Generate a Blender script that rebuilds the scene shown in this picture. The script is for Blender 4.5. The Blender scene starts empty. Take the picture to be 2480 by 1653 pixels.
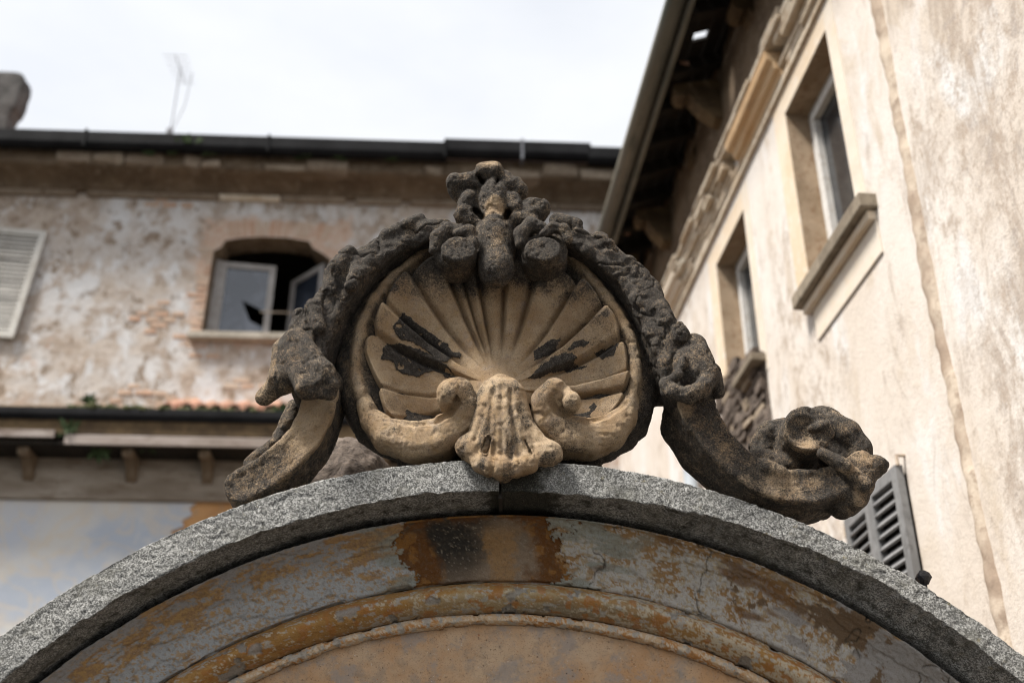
import bpy, bmesh, math, random
import numpy as np
from mathutils import Vector, Matrix
from mathutils.geometry import tessellate_polygon

SC = bpy.context.scene
COL = SC.collection
R = math.radians
rnd = random.Random(7)

# ------------------------------------------------------------------ camera
PITCH, FPX, EYE = R(28.0), 2686.0, 1.6
cam_data = bpy.data.cameras.new('camera')
cam = bpy.data.objects.new('camera', cam_data)
COL.objects.link(cam)
cam.location = (0, 0, EYE)
cam.rotation_euler = (R(90) + PITCH, 0, 0)
cam_data.sensor_width = 36.0
cam_data.lens = FPX * 36.0 / 2480.0
cam_data.clip_start = 0.05
cam_data.clip_end = 2000
cam_data.dof.use_dof = True
cam_data.dof.focus_distance = 3.20
cam_data.dof.aperture_fstop = 1.7
cam_data.dof.aperture_blades = 9
SC.camera = cam

# ------------------------------------------------------------------ render, sky and sun
SC.render.engine = 'CYCLES'
SC.cycles.use_denoising = True
SC.cycles.filter_width = 1.0
SC.cycles.max_bounces = 6
SC.cycles.diffuse_bounces = 4
SC.view_settings.view_transform = 'Standard'
SC.view_settings.look = 'None'
SC.view_settings.gamma = 1.0
SC.view_settings.use_curve_mapping = False
SC.view_settings.exposure = 0.88

SUN_ELEV, SUN_AZ = R(58), R(-122)          # azimuth measured from +y towards +x
world = bpy.data.worlds.new('World')
SC.world = world
world.use_nodes = True
wn = world.node_tree
wn.nodes.clear()
w_out = wn.nodes.new('ShaderNodeOutputWorld')
w_bg = wn.nodes.new('ShaderNodeBackground')
w_sky = wn.nodes.new('ShaderNodeTexSky')
w_sky.sky_type = 'NISHITA'
w_sky.sun_disc = False
w_sky.sun_elevation = SUN_ELEV
w_sky.sun_rotation = SUN_AZ
w_sky.dust_density = 2.0
w_tc = wn.nodes.new('ShaderNodeTexCoord')
w_map = wn.nodes.new('ShaderNodeMapping')
w_map.inputs['Scale'].default_value = (1.0, 1.0, 2.6)
w_no = wn.nodes.new('ShaderNodeTexNoise')
w_no.inputs['Scale'].default_value = 2.1
w_no.inputs['Detail'].default_value = 6
w_no.inputs['Roughness'].default_value = 0.55
w_mr = wn.nodes.new('ShaderNodeMapRange')
w_mr.inputs['From Min'].default_value = 0.30
w_mr.inputs['From Max'].default_value = 0.62
w_mr.inputs['To Min'].default_value = 0.76
w_mr.inputs['To Max'].default_value = 1.0
w_mix = wn.nodes.new('ShaderNodeMix')
w_mix.data_type = 'RGBA'
w_mix.inputs['B'].default_value = (4.95, 5.05, 5.22, 1)
wn.links.new(w_tc.outputs['Generated'], w_map.inputs['Vector'])
wn.links.new(w_map.outputs[0], w_no.inputs['Vector'])
wn.links.new(w_no.outputs['Fac'], w_mr.inputs['Value'])
wn.links.new(w_mr.outputs[0], w_mix.inputs['Factor'])
wn.links.new(w_sky.outputs[0], w_mix.inputs['A'])
wn.links.new(w_mix.outputs['Result'], w_bg.inputs['Color'])
w_bg.inputs['Strength'].default_value = 0.11
wn.links.new(w_bg.outputs[0], w_out.inputs[0])

sun_data = bpy.data.lights.new('sun', 'SUN')
sun_data.energy = 4.6
sun_data.angle = R(14)
sun_data.color = (1.0, 0.955, 0.89)
sun = bpy.data.objects.new('sun', sun_data)
COL.objects.link(sun)
sdir = Vector((math.sin(SUN_AZ) * math.cos(SUN_ELEV), math.cos(SUN_AZ) * math.cos(SUN_ELEV), math.sin(SUN_ELEV)))
sun.rotation_euler = sdir.to_track_quat('Z', 'Y').to_euler()
sun.location = sdir * 30

# ------------------------------------------------------------------ measuring helpers
CP, SP = math.cos(PITCH), math.sin(PITCH)
def U(pts, w=0.0, Y0=2.95):
    """points measured on the photograph -> (x, z) metres on the upright plane y = Y0 - w"""
    p = np.atleast_2d(np.array(pts, float))[:, :2]
    dx, dy = p[:, 0] - 1240.0, 826.5 - p[:, 1]
    f, u = FPX * CP - dy * SP, FPX * SP + dy * CP
    y = Y0 - w
    return np.c_[dx / f * y, EYE + u / f * y]
def U1(px, py, w=0.0):
    a = U([(px, py)], w)[0]
    return (float(a[0]), float(a[1]), w)

# ------------------------------------------------------------------ object helpers
def put(o, parent=None):
    COL.objects.link(o)
    if parent is not None:
        o.parent = parent
    return o
def empty(name, loc=(0, 0, 0), rz=0.0):
    o = bpy.data.objects.new(name, None)
    o.location = loc
    o.rotation_euler = (0, 0, rz)
    o.empty_display_size = 0.2
    return put(o)
def tag(o, label=None, cat=None, group=None, kind=None):
    if label: o['label'] = label
    if cat: o['category'] = cat
    if group: o['group'] = group
    if kind: o['kind'] = kind
    return o
def mesh_obj(name, verts, faces, mat, parent=None, smooth=False, attrs=None, loc=None):
    me = bpy.data.meshes.new(name)
    me.from_pydata([tuple(map(float, v)) for v in verts] if not isinstance(verts, np.ndarray) else verts.tolist(), [],
                   faces.tolist() if isinstance(faces, np.ndarray) else faces)
    me.update()
    if smooth:
        me.polygons.foreach_set('use_smooth', np.ones(len(me.polygons), bool))
    for k, v in (attrs or {}).items():
        if v.ndim == 1:
            a = me.attributes.new(k, 'FLOAT', 'POINT')
            a.data.foreach_set('value', v.astype(np.float32))
        else:
            a = me.attributes.new(k, 'FLOAT_COLOR', 'POINT')
            c = np.ones((len(v), 4), np.float32); c[:, :3] = v
            a.data.foreach_set('color', c.ravel())
    if mat is not None:
        me.materials.append(mat)
    o = bpy.data.objects.new(name, me)
    if loc is not None: o.location = loc
    return put(o, parent)

class MB:
    """collects boxes, prisms and tubes into one mesh"""
    def __init__(s): s.v, s.f = [], []
    def add(s, v, f):
        b = len(s.v); s.v += [tuple(map(float, q)) for q in v]; s.f += [tuple(i + b for i in q) for q in f]; return s
    def box(s, x0, x1, y0, y1, z0, z1, M=None):
        v = [(x, y, z) for x in (x0, x1) for y in (y0, y1) for z in (z0, z1)]
        if M is not None: v = [M @ Vector(q) for q in v]
        return s.add(v, [(0, 1, 3, 2), (4, 6, 7, 5), (0, 4, 5, 1), (2, 3, 7, 6), (0, 2, 6, 4), (1, 5, 7, 3)])
    def rough_box(s, x0, x1, y0, y1, z0, z1, j, r=rnd, M=None):
        """a box with knocked corners: its edges are cut and its corners uneven"""
        c = min(abs(x1 - x0), abs(y1 - y0), abs(z1 - z0)) * 0.16
        xs, ys, zs = (x0, x0 + c, x1 - c, x1), (y0, y0 + c, y1 - c, y1), (z0, z0 + c, z1 - c, z1)
        bm = bmesh.new()
        for a in (0, 3):
            pass
        pts = []
        for a in range(4):
            for b in range(4):
                for d in range(4):
                    edge = (a in (0, 3)) + (b in (0, 3)) + (d in (0, 3))
                    if edge == 1:
                        pts.append((xs[a] + r.uniform(-j, j), ys[b] + r.uniform(-j, j), zs[d] + r.uniform(-j, j)))
        vs = [bm.verts.new(p) for p in pts]
        bmesh.ops.convex_hull(bm, input=vs)
        for q in [q for q in bm.verts if not q.link_faces]: bm.verts.remove(q)
        bm.verts.index_update()
        v = [q.co.copy() for q in bm.verts]
        if M is not None: v = [M @ q for q in v]
        s.add(v, [tuple(q.index for q in f.verts) for f in bm.faces])
        bm.free(); return s
    def prism(s, poly, y0, y1):
        """polygon in (x, z), pushed from y0 to y1"""
        n = len(poly)
        v = [(x, y0, z) for x, z in poly] + [(x, y1, z) for x, z in poly]
        f = [tuple(range(n)), tuple(range(2 * n - 1, n - 1, -1))] + [(i, i + n, (i + 1) % n + n, (i + 1) % n) for i in range(n)]
        return s.add(v, f)
    def extrude_x(s, prof, x0, x1):
        """profile in (y, z), pushed from x0 to x1"""
        n = len(prof)
        v = [(x0, y, z) for y, z in prof] + [(x1, y, z) for y, z in prof]
        f = [tuple(range(n)), tuple(range(2 * n - 1, n - 1, -1))] + [(i, i + n, (i + 1) % n + n, (i + 1) % n) for i in range(n)]
        return s.add(v, f)
    def tube(s, pts, r, n=10):
        pts = [Vector(p) for p in pts]
        rs = r if isinstance(r, (list, tuple)) else [r] * len(pts)
        rings = []
        for i, p in enumerate(pts):
            t = (pts[min(i + 1, len(pts) - 1)] - pts[max(i - 1, 0)]).normalized()
            a = t.orthogonal().normalized() if i == 0 else (a - t * a.dot(t)).normalized()
            b = t.cross(a)
            rings.append([p + (a * math.cos(2 * math.pi * k / n) + b * math.sin(2 * math.pi * k / n)) * rs[i] for k in range(n)])
        v = [q for g in rings for q in g]
        f = [(i * n + k, i * n + (k + 1) % n, (i + 1) * n + (k + 1) % n, (i + 1) * n + k) for i in range(len(pts) - 1) for k in range(n)]
        f += [tuple(range(n - 1, -1, -1)), tuple(range((len(pts) - 1) * n, len(pts) * n))]
        return s.add(v, f)
    def build(s, name, mat, parent=None, smooth=False, bevel=0.0, loc=None):
        o = mesh_obj(name, s.v, s.f, mat, parent, smooth, loc=loc)
        bm = bmesh.new(); bm.from_mesh(o.data)
        bmesh.ops.recalc_face_normals(bm, faces=bm.faces)
        if bevel > 0:
            bmesh.ops.bevel(bm, geom=[e for e in bm.edges if len(e.link_faces) == 2 and e.calc_face_angle(0) > 0.5], offset=bevel, segments=2, profile=0.6, affect='EDGES')
        bm.to_mesh(o.data); bm.free(); o.data.update()
        return o

# ------------------------------------------------------------------ noise in numpy
def _hash(ix, iy, iz, seed):
    h = (ix.astype(np.uint32) * np.uint32(374761393) + iy.astype(np.uint32) * np.uint32(668265263)
         + iz.astype(np.uint32) * np.uint32(2147483647) + np.uint32((seed * 1013904223) & 0xffffffff))
    h = (h ^ (h >> np.uint32(13))) * np.uint32(1274126177)
    h ^= h >> np.uint32(16)
    h = h * np.uint32(2246822519); h ^= h >> np.uint32(15)
    return h.astype(np.float32) / np.float32(4294967295.0)
def vnoise(P, scale, seed=0):
    q = np.asarray(P, np.float32) * np.float32(scale) + np.float32(137.3)
    i = np.floor(q).astype(np.int64); f = (q - i).astype(np.float32)
    f = f * f * f * (f * (f * 6 - 15) + 10)
    out = np.zeros(len(q), np.float32)
    for a in (0, 1):
        for b in (0, 1):
            for c in (0, 1):
                wgt = (f[:, 0] if a else 1 - f[:, 0]) * (f[:, 1] if b else 1 - f[:, 1]) * (f[:, 2] if c else 1 - f[:, 2])
                out += wgt * _hash(i[:, 0] + a, i[:, 1] + b, i[:, 2] + c, seed)
    return out
def fbm(P, scale, oct=4, seed=0, gain=0.5):
    t, a, n = 0, 1.0, 0
    for k in range(oct):
        t = t + a * vnoise(P, scale * 2.03 ** k, seed + 17 * k); n += a; a *= gain
    return t / n
def sstep(a, b, x):
    t = np.clip((x - a) / (b - a), 0, 1); return t * t * (3 - 2 * t)
def inside(poly, x, y):
    poly = np.asarray(poly, float); r = np.zeros(len(x), bool); j = len(poly) - 1
    for i in range(len(poly)):
        xi, yi, xj, yj = *poly[i], *poly[j]
        c = ((yi > y) != (yj > y)) & (x < (xj - xi) * (y - yi) / (yj - yi + 1e-12) + xi)
        r ^= c; j = i
    return r

# ------------------------------------------------------------------ carving: signed distances and surface nets
class Block:
    """a block of stone, carved by signed distances in ornament space (x across, z up, w towards the street)"""
    def __init__(s, lo, hi, h=0.004):
        s.lo, s.h = np.array(lo, float), h
        s.n = np.ceil((np.array(hi) - s.lo) / h).astype(int) + 1
        ax = [(s.lo[i] + h * np.arange(s.n[i])).astype(np.float32) for i in range(3)]
        s.X, s.Z, s.W = ax[0][:, None, None], ax[1][None, :, None], ax[2][None, None, :]
        s.d = np.full(tuple(s.n), 0.2, np.float32)
    def put(s, e, k=0.0):
        s.d = smin(s.d, e, k); return s
    def cut(s, e, k=0.0):
        s.d = -smin(-s.d, e, k); return s
    def ell(s, c, r):
        x, z, w = (s.X - c[0]) / r[0], (s.Z - c[1]) / r[1], (s.W - c[2]) / r[2]
        k0 = np.sqrt(x * x + z * z + w * w)
        return (k0 - 1) * np.float32(min(r)) * np.float32(0.5) + (k0 - 1) * np.float32(0.5 * sorted(r)[1])
    def cap(s, a, b, ra, rb=None):
        rb = ra if rb is None else rb
        a, b = np.array(a, np.float32), np.array(b, np.float32); ab = b - a
        px, pz, pw = s.X - a[0], s.Z - a[1], s.W - a[2]
        t = np.clip((px * ab[0] + pz * ab[1] + pw * ab[2]) / max(float(ab @ ab), 1e-9), 0, 1)
        return np.sqrt((px - t * ab[0]) ** 2 + (pz - t * ab[1]) ** 2 + (pw - t * ab[2]) ** 2) - (ra + (rb - ra) * t)
    def chain(s, pts, rad, k=0.0):
        e = None
        for i in range(len(pts) - 1):
            c = s.cap(pts[i], pts[i + 1], rad[i], rad[i + 1])
            e = c if e is None else smin(e, c, k)
        return e
    def band(s, path, half, w0, w1, rnd_=0.012):
        """strap with a box section following a path in (x, z); half width and both faces vary along it"""
        P = np.array(path, np.float32); X, Z = s.X[:, :, 0], s.Z[:, :, 0]
        best = None
        m = len(P)
        par = [np.array(np.broadcast_to(q, (m,)), np.float32) for q in (half, w0, w1)]
        for i in range(m - 1):
            ab = P[i + 1] - P[i]; L2 = max(float(ab @ ab), 1e-9)
            t = np.clip(((X - P[i, 0]) * ab[0] + (Z - P[i, 1]) * ab[1]) / L2, 0, 1)
            d = np.sqrt((X - P[i, 0] - t * ab[0]) ** 2 + (Z - P[i, 1] - t * ab[1]) ** 2)
            pr = [q[i] + (q[i + 1] - q[i]) * t for q in par]
            if best is None: best, B = d, pr; hb = d - pr[0]
            else:
                m_ = (d - pr[0]) < hb
                best = np.where(m_, d, best); B = [np.where(m_, a, b) for a, b in zip(pr, B)]; hb = best - B[0]
        qa = (best - B[0])[:, :, None] + rnd_
        qb = np.abs(s.W - ((B[1] + B[2]) / 2)[:, :, None]) - ((B[2] - B[1]) / 2)[:, :, None] + rnd_
        return np.sqrt(np.maximum(qa, 0) ** 2 + np.maximum(qb, 0) ** 2) + np.minimum(np.maximum(qa, qb), 0) - rnd_
    def poly(s, pts, w0, w1, rnd_=0.01):
        P = np.array(pts, np.float32); X, Z = s.X[:, :, 0], s.Z[:, :, 0]
        d = np.full(np.broadcast(X, Z).shape, 9.0, np.float32)
        for i in range(len(P)):
            a, b = P[i - 1], P[i]; ab = b - a
            t = np.clip(((X - a[0]) * ab[0] + (Z - a[1]) * ab[1]) / max(float(ab @ ab), 1e-9), 0, 1)
            d = np.minimum(d, np.sqrt((X - a[0] - t * ab[0]) ** 2 + (Z - a[1] - t * ab[1]) ** 2))
        xx, zz = np.broadcast_arrays(X, Z)
        ins = inside(P, xx.ravel(), zz.ravel()).reshape(d.shape)
        d = np.where(ins, -d, d)
        qa = d[:, :, None] + rnd_
        qb = np.abs(s.W - (w0 + w1) / 2) - (w1 - w0) / 2 + rnd_
        return np.sqrt(np.maximum(qa, 0) ** 2 + np.maximum(qb, 0) ** 2) + np.minimum(np.maximum(qa, qb), 0) - rnd_
    def mesh(s):
        D = s.d; D[0], D[-1] = .05, .05; D[:, 0], D[:, -1] = .05, .05; D[:, :, 0], D[:, :, -1] = .05, .05
        S = D < 0
        c = np.zeros(tuple(s.n - 1), np.int8)
        for a in (0, 1):
            for b in (0, 1):
                for g in (0, 1):
                    c += S[a:s.n[0] - 1 + a, b:s.n[1] - 1 + b, g:s.n[2] - 1 + g]
        idx = np.argwhere((c > 0) & (c < 8))
        vid = np.full(tuple(s.n - 1), -1, np.int32); vid[tuple(idx.T)] = np.arange(len(idx))
        acc = np.zeros((len(idx), 3)); cnt = np.zeros(len(idx))
        cr = [(a, b, g) for a in (0, 1) for b in (0, 1) for g in (0, 1)]
        val = {q: D[idx[:, 0] + q[0], idx[:, 1] + q[1], idx[:, 2] + q[2]] for q in cr}
        for q in cr:
            for ax in range(3):
                if q[ax]: continue
                p = list(q); p[ax] = 1; p = tuple(p)
                v0, v1 = val[q], val[p]; m = (v0 < 0) != (v1 < 0)
                t = np.where(m, v0 / (v0 - v1 + (v0 == v1)), 0)
                pos = np.tile(np.array(q, float), (len(idx), 1)); pos[:, ax] += t
                acc[m] += pos[m]; cnt[m] += 1
        V = s.lo + s.h * (idx + acc / cnt[:, None])
        F = []
        for ax in range(3):
            a1, a2 = (ax + 1) % 3, (ax + 2) % 3
            sl0 = [slice(None)] * 3; sl1 = [slice(None)] * 3
            sl0[ax] = slice(0, -1); sl1[ax] = slice(1, None)
            A, B = S[tuple(sl0)], S[tuple(sl1)]
            e = np.argwhere(A != B)
            e = e[(e[:, a1] > 0) & (e[:, a2] > 0) & (e[:, a1] < s.n[a1] - 1) & (e[:, a2] < s.n[a2] - 1)]
            def vv(o1, o2):
                q = e.copy(); q[:, a1] -= o1; q[:, a2] -= o2
                return vid[tuple(q.T)]
            quad = np.c_[vv(1, 1), vv(0, 1), vv(0, 0), vv(1, 0)]
            flip = ~A[tuple(e.T)]
            quad[flip] = quad[flip][:, ::-1]
            F.append(quad)
        return V, np.vstack(F)
def smin(a, b, k):
    if k <= 0: return np.minimum(a, b)
    h = np.maximum(k - np.abs(a - b), 0) / k
    return np.minimum(a, b) - h * h * k * np.float32(0.25)
def vert_normals(V, F):
    a = V[F[:, 2]] - V[F[:, 0]]; b = V[F[:, 3]] - V[F[:, 1]]
    fn = np.cross(a, b); N = np.zeros_like(V)
    for k in range(4): np.add.at(N, F[:, k], fn)
    return N / np.maximum(np.linalg.norm(N, axis=1), 1e-12)[:, None]
def relax(V, F, it=2, f=0.5):
    E = np.vstack([F[:, [0, 1]], F[:, [1, 2]], F[:, [2, 3]], F[:, [3, 0]]])
    for _ in range(it):
        S = np.zeros_like(V); c = np.zeros(len(V))
        for a, b in ((0, 1), (1, 0)):
            np.add.at(S, E[:, a], V[E[:, b]]); np.add.at(c, E[:, a], 1)
        V = V + f * (S / np.maximum(c, 1)[:, None] - V)
    return V

# ------------------------------------------------------------------ materials
class Mat:
    def __init__(s, name):
        s.m = bpy.data.materials.new(name); s.m.use_nodes = True
        s.t = s.m.node_tree; s.n = s.t.nodes; s.b = s.n['Principled BSDF']
        s.b.inputs['Specular IOR Level'].default_value = 0.25
        s.co = s.n.new('ShaderNodeTexCoord').outputs['Object']
        s.nrm = None
    def put(s, inp, v):
        if hasattr(v, 'node'): s.t.links.new(v, inp)
        elif isinstance(v, (tuple, list)) and len(v) == 3 and inp.type == 'RGBA': inp.default_value = (*v, 1)
        else: inp.default_value = v
    def map(s, scale=(1, 1, 1), loc=(0, 0, 0), rot=(0, 0, 0)):
        n = s.n.new('ShaderNodeMapping'); s.put(n.inputs['Vector'], s.co)
        n.inputs['Scale'].default_value = scale; n.inputs['Location'].default_value = loc; n.inputs['Rotation'].default_value = rot
        return n.outputs[0]
    def noise(s, scale, detail=4, rough=0.55, vec=None, dist=0.0):
        n = s.n.new('ShaderNodeTexNoise'); s.put(n.inputs['Vector'], vec if vec is not None else s.co)
        n.inputs['Scale'].default_value = scale; n.inputs['Detail'].default_value = detail
        n.inputs['Roughness'].default_value = rough; n.inputs['Distortion'].default_value = dist
        return n.outputs['Fac']
    def vor(s, scale, feature='F1', out='Distance', vec=None, rnd=1.0):
        n = s.n.new('ShaderNodeTexVoronoi'); n.feature = feature; s.put(n.inputs['Vector'], vec if vec is not None else s.co)
        n.inputs['Scale'].default_value = scale; n.inputs['Randomness'].default_value = rnd
        return n.outputs[out]
    def mr(s, v, a, b, c=0.0, d=1.0, smooth=True):
        n = s.n.new('ShaderNodeMapRange'); n.interpolation_type = 'SMOOTHSTEP' if smooth else 'LINEAR'
        s.put(n.inputs['Value'], v)
        for k, q in zip(('From Min', 'From Max', 'To Min', 'To Max'), (a, b, c, d)): n.inputs[k].default_value = q
        return n.outputs[0]
    def mix(s, f, a, b, blend='MIX'):
        n = s.n.new('ShaderNodeMix'); n.data_type = 'RGBA'; n.blend_type = blend
        s.put(n.inputs['Factor'], f); s.put(n.inputs['A'], a); s.put(n.inputs['B'], b)
        return n.outputs['Result']
    def math(s, op, a, b=0.0, clamp=False):
        n = s.n.new('ShaderNodeMath'); n.operation = op; n.use_clamp = clamp
        s.put(n.inputs[0], a); s.put(n.inputs[1], b); return n.outputs[0]
    def attr(s, name, color=False):
        n = s.n.new('ShaderNodeAttribute'); n.attribute_name = name
        return n.outputs['Color' if color else 'Fac']
    def sep(s, vec=None):
        n = s.n.new('ShaderNodeSeparateXYZ'); s.put(n.inputs[0], vec if vec is not None else s.co); return n.outputs
    def rand(s):
        n = s.n.new('ShaderNodeObjectInfo'); return n.outputs['Random']
    def bump(s, h, dist, strength=1.0):
        n = s.n.new('ShaderNodeBump'); s.put(n.inputs['Height'], h)
        n.inputs['Distance'].default_value = dist; n.inputs['Strength'].default_value = strength
        if s.nrm is not None: s.t.links.new(s.nrm, n.inputs['Normal'])
        s.nrm = n.outputs[0]
    def done(s, color, rough=0.9, metal=0.0):
        s.put(s.b.inputs['Base Color'], color); s.put(s.b.inputs['Roughness'], rough); s.b.inputs['Metallic'].default_value = metal
        if s.nrm is not None: s.t.links.new(s.nrm, s.b.inputs['Normal'])
        return s.m
def plain(name, c, rough=0.8, var=0.25, scale=6.0, metal=0.0):
    q = Mat(name); n = q.noise(scale, 5, 0.6)
    d = tuple(v * (1 - var) for v in c); l = tuple(min(1, v * (1 + var)) for v in c)
    col = q.mix(q.mr(n, 0.3, 0.7), d, l)
    q.bump(q.noise(scale * 8, 3), 0.004, 0.5)
    return q.done(col, rough, metal)

def sandstone():
    """weathered sandstone: warm stone where rain washes, black deposit, with some painted shade, by the vertex value 'crust_shade'"""
    q = Mat('sandstone')
    fine = q.noise(330, 3, 0.75); mid = q.noise(60, 5, 0.65); big = q.noise(9, 5, 0.6)
    tan = q.mix(q.mr(big, 0.34, 0.66), (0.37, 0.25, 0.145), (0.53, 0.40, 0.265))
    tan = q.mix(q.mr(mid, 0.45, 0.75, 0, 0.5), tan, (0.44, 0.28, 0.115))
    tan = q.mix(q.mr(q.noise(23, 5, 0.7), 0.53, 0.72, 0, 0.6), tan, (0.36, 0.29, 0.235))
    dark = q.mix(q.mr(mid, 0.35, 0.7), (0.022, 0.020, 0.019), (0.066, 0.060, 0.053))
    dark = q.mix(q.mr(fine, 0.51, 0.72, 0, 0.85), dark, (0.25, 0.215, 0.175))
    c = q.attr('crust_shade')
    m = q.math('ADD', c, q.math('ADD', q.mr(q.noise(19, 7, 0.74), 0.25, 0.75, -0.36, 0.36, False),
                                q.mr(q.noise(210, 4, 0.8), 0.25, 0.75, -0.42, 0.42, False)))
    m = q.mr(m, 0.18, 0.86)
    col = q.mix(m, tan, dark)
    col = q.mix(q.mr(fine, 0.32, 0.50, 0.6, 0), col, (0.09, 0.065, 0.045))
    col = q.mix(q.mr(q.noise(120, 5, 0.8), 0.53, 0.70, 0, 0.55), col, (0.11, 0.085, 0.06))
    lich = q.mr(q.noise(34, 4, 0.8), 0.70, 0.78, 0, 0.8)
    col = q.mix(q.math('MULTIPLY', lich, 0.55), col, (0.33, 0.25, 0.10))
    q.bump(q.noise(95, 6, 0.75), 0.007, 0.7)
    q.bump(q.noise(380, 2, 0.8), 0.003, 0.9)
    q.bump(q.mr(q.vor(150), 0.0, 0.35), 0.0016, 0.45)
    return q.done(col, 0.95)

def crackle():
    """thick black_crust flaking off the shell"""
    q = Mat('black_crust'); n = q.noise(70, 6, 0.75)
    col = q.mix(q.mr(n, 0.35, 0.7), (0.016, 0.014, 0.015), (0.055, 0.047, 0.044))
    q.bump(n, 0.008, 0.9); q.bump(q.noise(300, 3), 0.002, 0.7)
    return q.done(col, 0.9)

def granite():
    q = Mat('granite')
    v = q.map((1, 1, 1))
    a = q.noise(330, 2, 0.8, v); b = q.noise(150, 4, 0.8, v); big = q.noise(7, 5, 0.6)
    cell = q.vor(340, 'F1', 'Color', v)
    s = q.sep(cell)
    g = q.math('ADD', q.math('MULTIPLY', s[0], 0.62), q.math('ADD', q.math('MULTIPLY', a, 0.34), q.math('MULTIPLY', b, 0.30)))
    col = q.mix(q.mr(g, 0.42, 0.88), (0.085, 0.084, 0.079), (0.36, 0.355, 0.335))
    col = q.mix(q.mr(q.noise(3.2, 6, 0.65), 0.42, 0.66, 0, 0.45), col, (0.10, 0.10, 0.095))
    col = q.mix(q.mr(g, 0.80, 1.0, 0, 0.8), col, (0.47, 0.465, 0.445))
    col = q.mix(q.mr(big, 0.50, 0.74, 0, 0.6), col, (0.14, 0.135, 0.11))
    col = q.mix(q.mr(q.noise(38, 4, 0.7), 0.62, 0.74, 0, 0.6), col, (0.20, 0.165, 0.075))
    col = q.mix(q.mr(q.noise(14, 6, 0.75, q.map((1, 1, 1), (4, 4, 4))), 0.50, 0.66, 0, 0.45), col, (0.11, 0.105, 0.085))
    st = q.math('ADD', q.attr('stain_shade'), q.mr(q.noise(26, 5, 0.7), 0.2, 0.8, -0.4, 0.4, False))
    col = q.mix(q.mr(st, 0.34, 0.72), col, q.mix(q.mr(a, 0.45, 0.7), (0.016, 0.015, 0.013), (0.085, 0.085, 0.065)))
    q.bump(b, 0.004, 0.5); q.bump(a, 0.002, 0.5)
    return q.done(col, 0.85)

def old_paint():
    """layers of flaking limewash: colour of each layer comes with the mesh, grain from here"""
    q = Mat('flaking_limewash'); c = q.attr('Col', True)
    n = q.noise(260, 4, 0.7); m = q.noise(75, 5, 0.7)
    col = q.mix(q.mr(n, 0.3, 0.55, 0.45, 0), c, q.mix(1.0, c, (0.55, 0.46, 0.36), 'MULTIPLY'))
    col = q.mix(q.mr(m, 0.55, 0.75, 0, 0.3), col, q.mix(0.5, c, (0.55, 0.50, 0.44)))
    q.bump(m, 0.0035, 0.6); q.bump(n, 0.0012, 0.6)
    return q.done(col, 0.88)

def tympanum_plaster():
    q = Mat('ochre_render')
    a = q.noise(5, 6, 0.65); b = q.noise(28, 6, 0.7); f = q.noise(220, 4, 0.7)
    col = q.mix(q.mr(a, 0.35, 0.65), (0.43, 0.25, 0.125), (0.48, 0.345, 0.225))
    col = q.mix(q.mr(b, 0.45, 0.70, 0, 0.8), col, (0.31, 0.235, 0.17))
    col = q.mix(q.mr(q.noise(55, 5, 0.75, None, 0.6), 0.64, 0.69, 0, 0.85), col, (0.52, 0.45, 0.37))
    col = q.mix(q.mr(q.noise(90, 4, 0.7), 0.66, 0.72, 0, 0.7), col, (0.30, 0.09, 0.03))
    col = q.mix(q.mr(f, 0.3, 0.46, 0.6, 0), col, (0.14, 0.07, 0.035))
    q.bump(b, 0.004, 0.6); q.bump(f, 0.0018, 0.7)
    pit = q.mr(q.vor(55), 0.0, 0.16); q.bump(pit, 0.004, 0.9)
    col = q.mix(q.mr(q.noise(9, 6, 0.7, q.map((1, 1, 1), (3, 3, 3))), 0.50, 0.62, 0, 0.8), col, (0.30, 0.255, 0.22))
    col = q.mix(q.mr(q.noise(70, 4, 0.8, q.map((1, 1, 1), (5, 3, 3))), 0.67, 0.71, 0, 0.9), col, (0.58, 0.55, 0.52))
    return q.done(col, 0.92)

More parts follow.
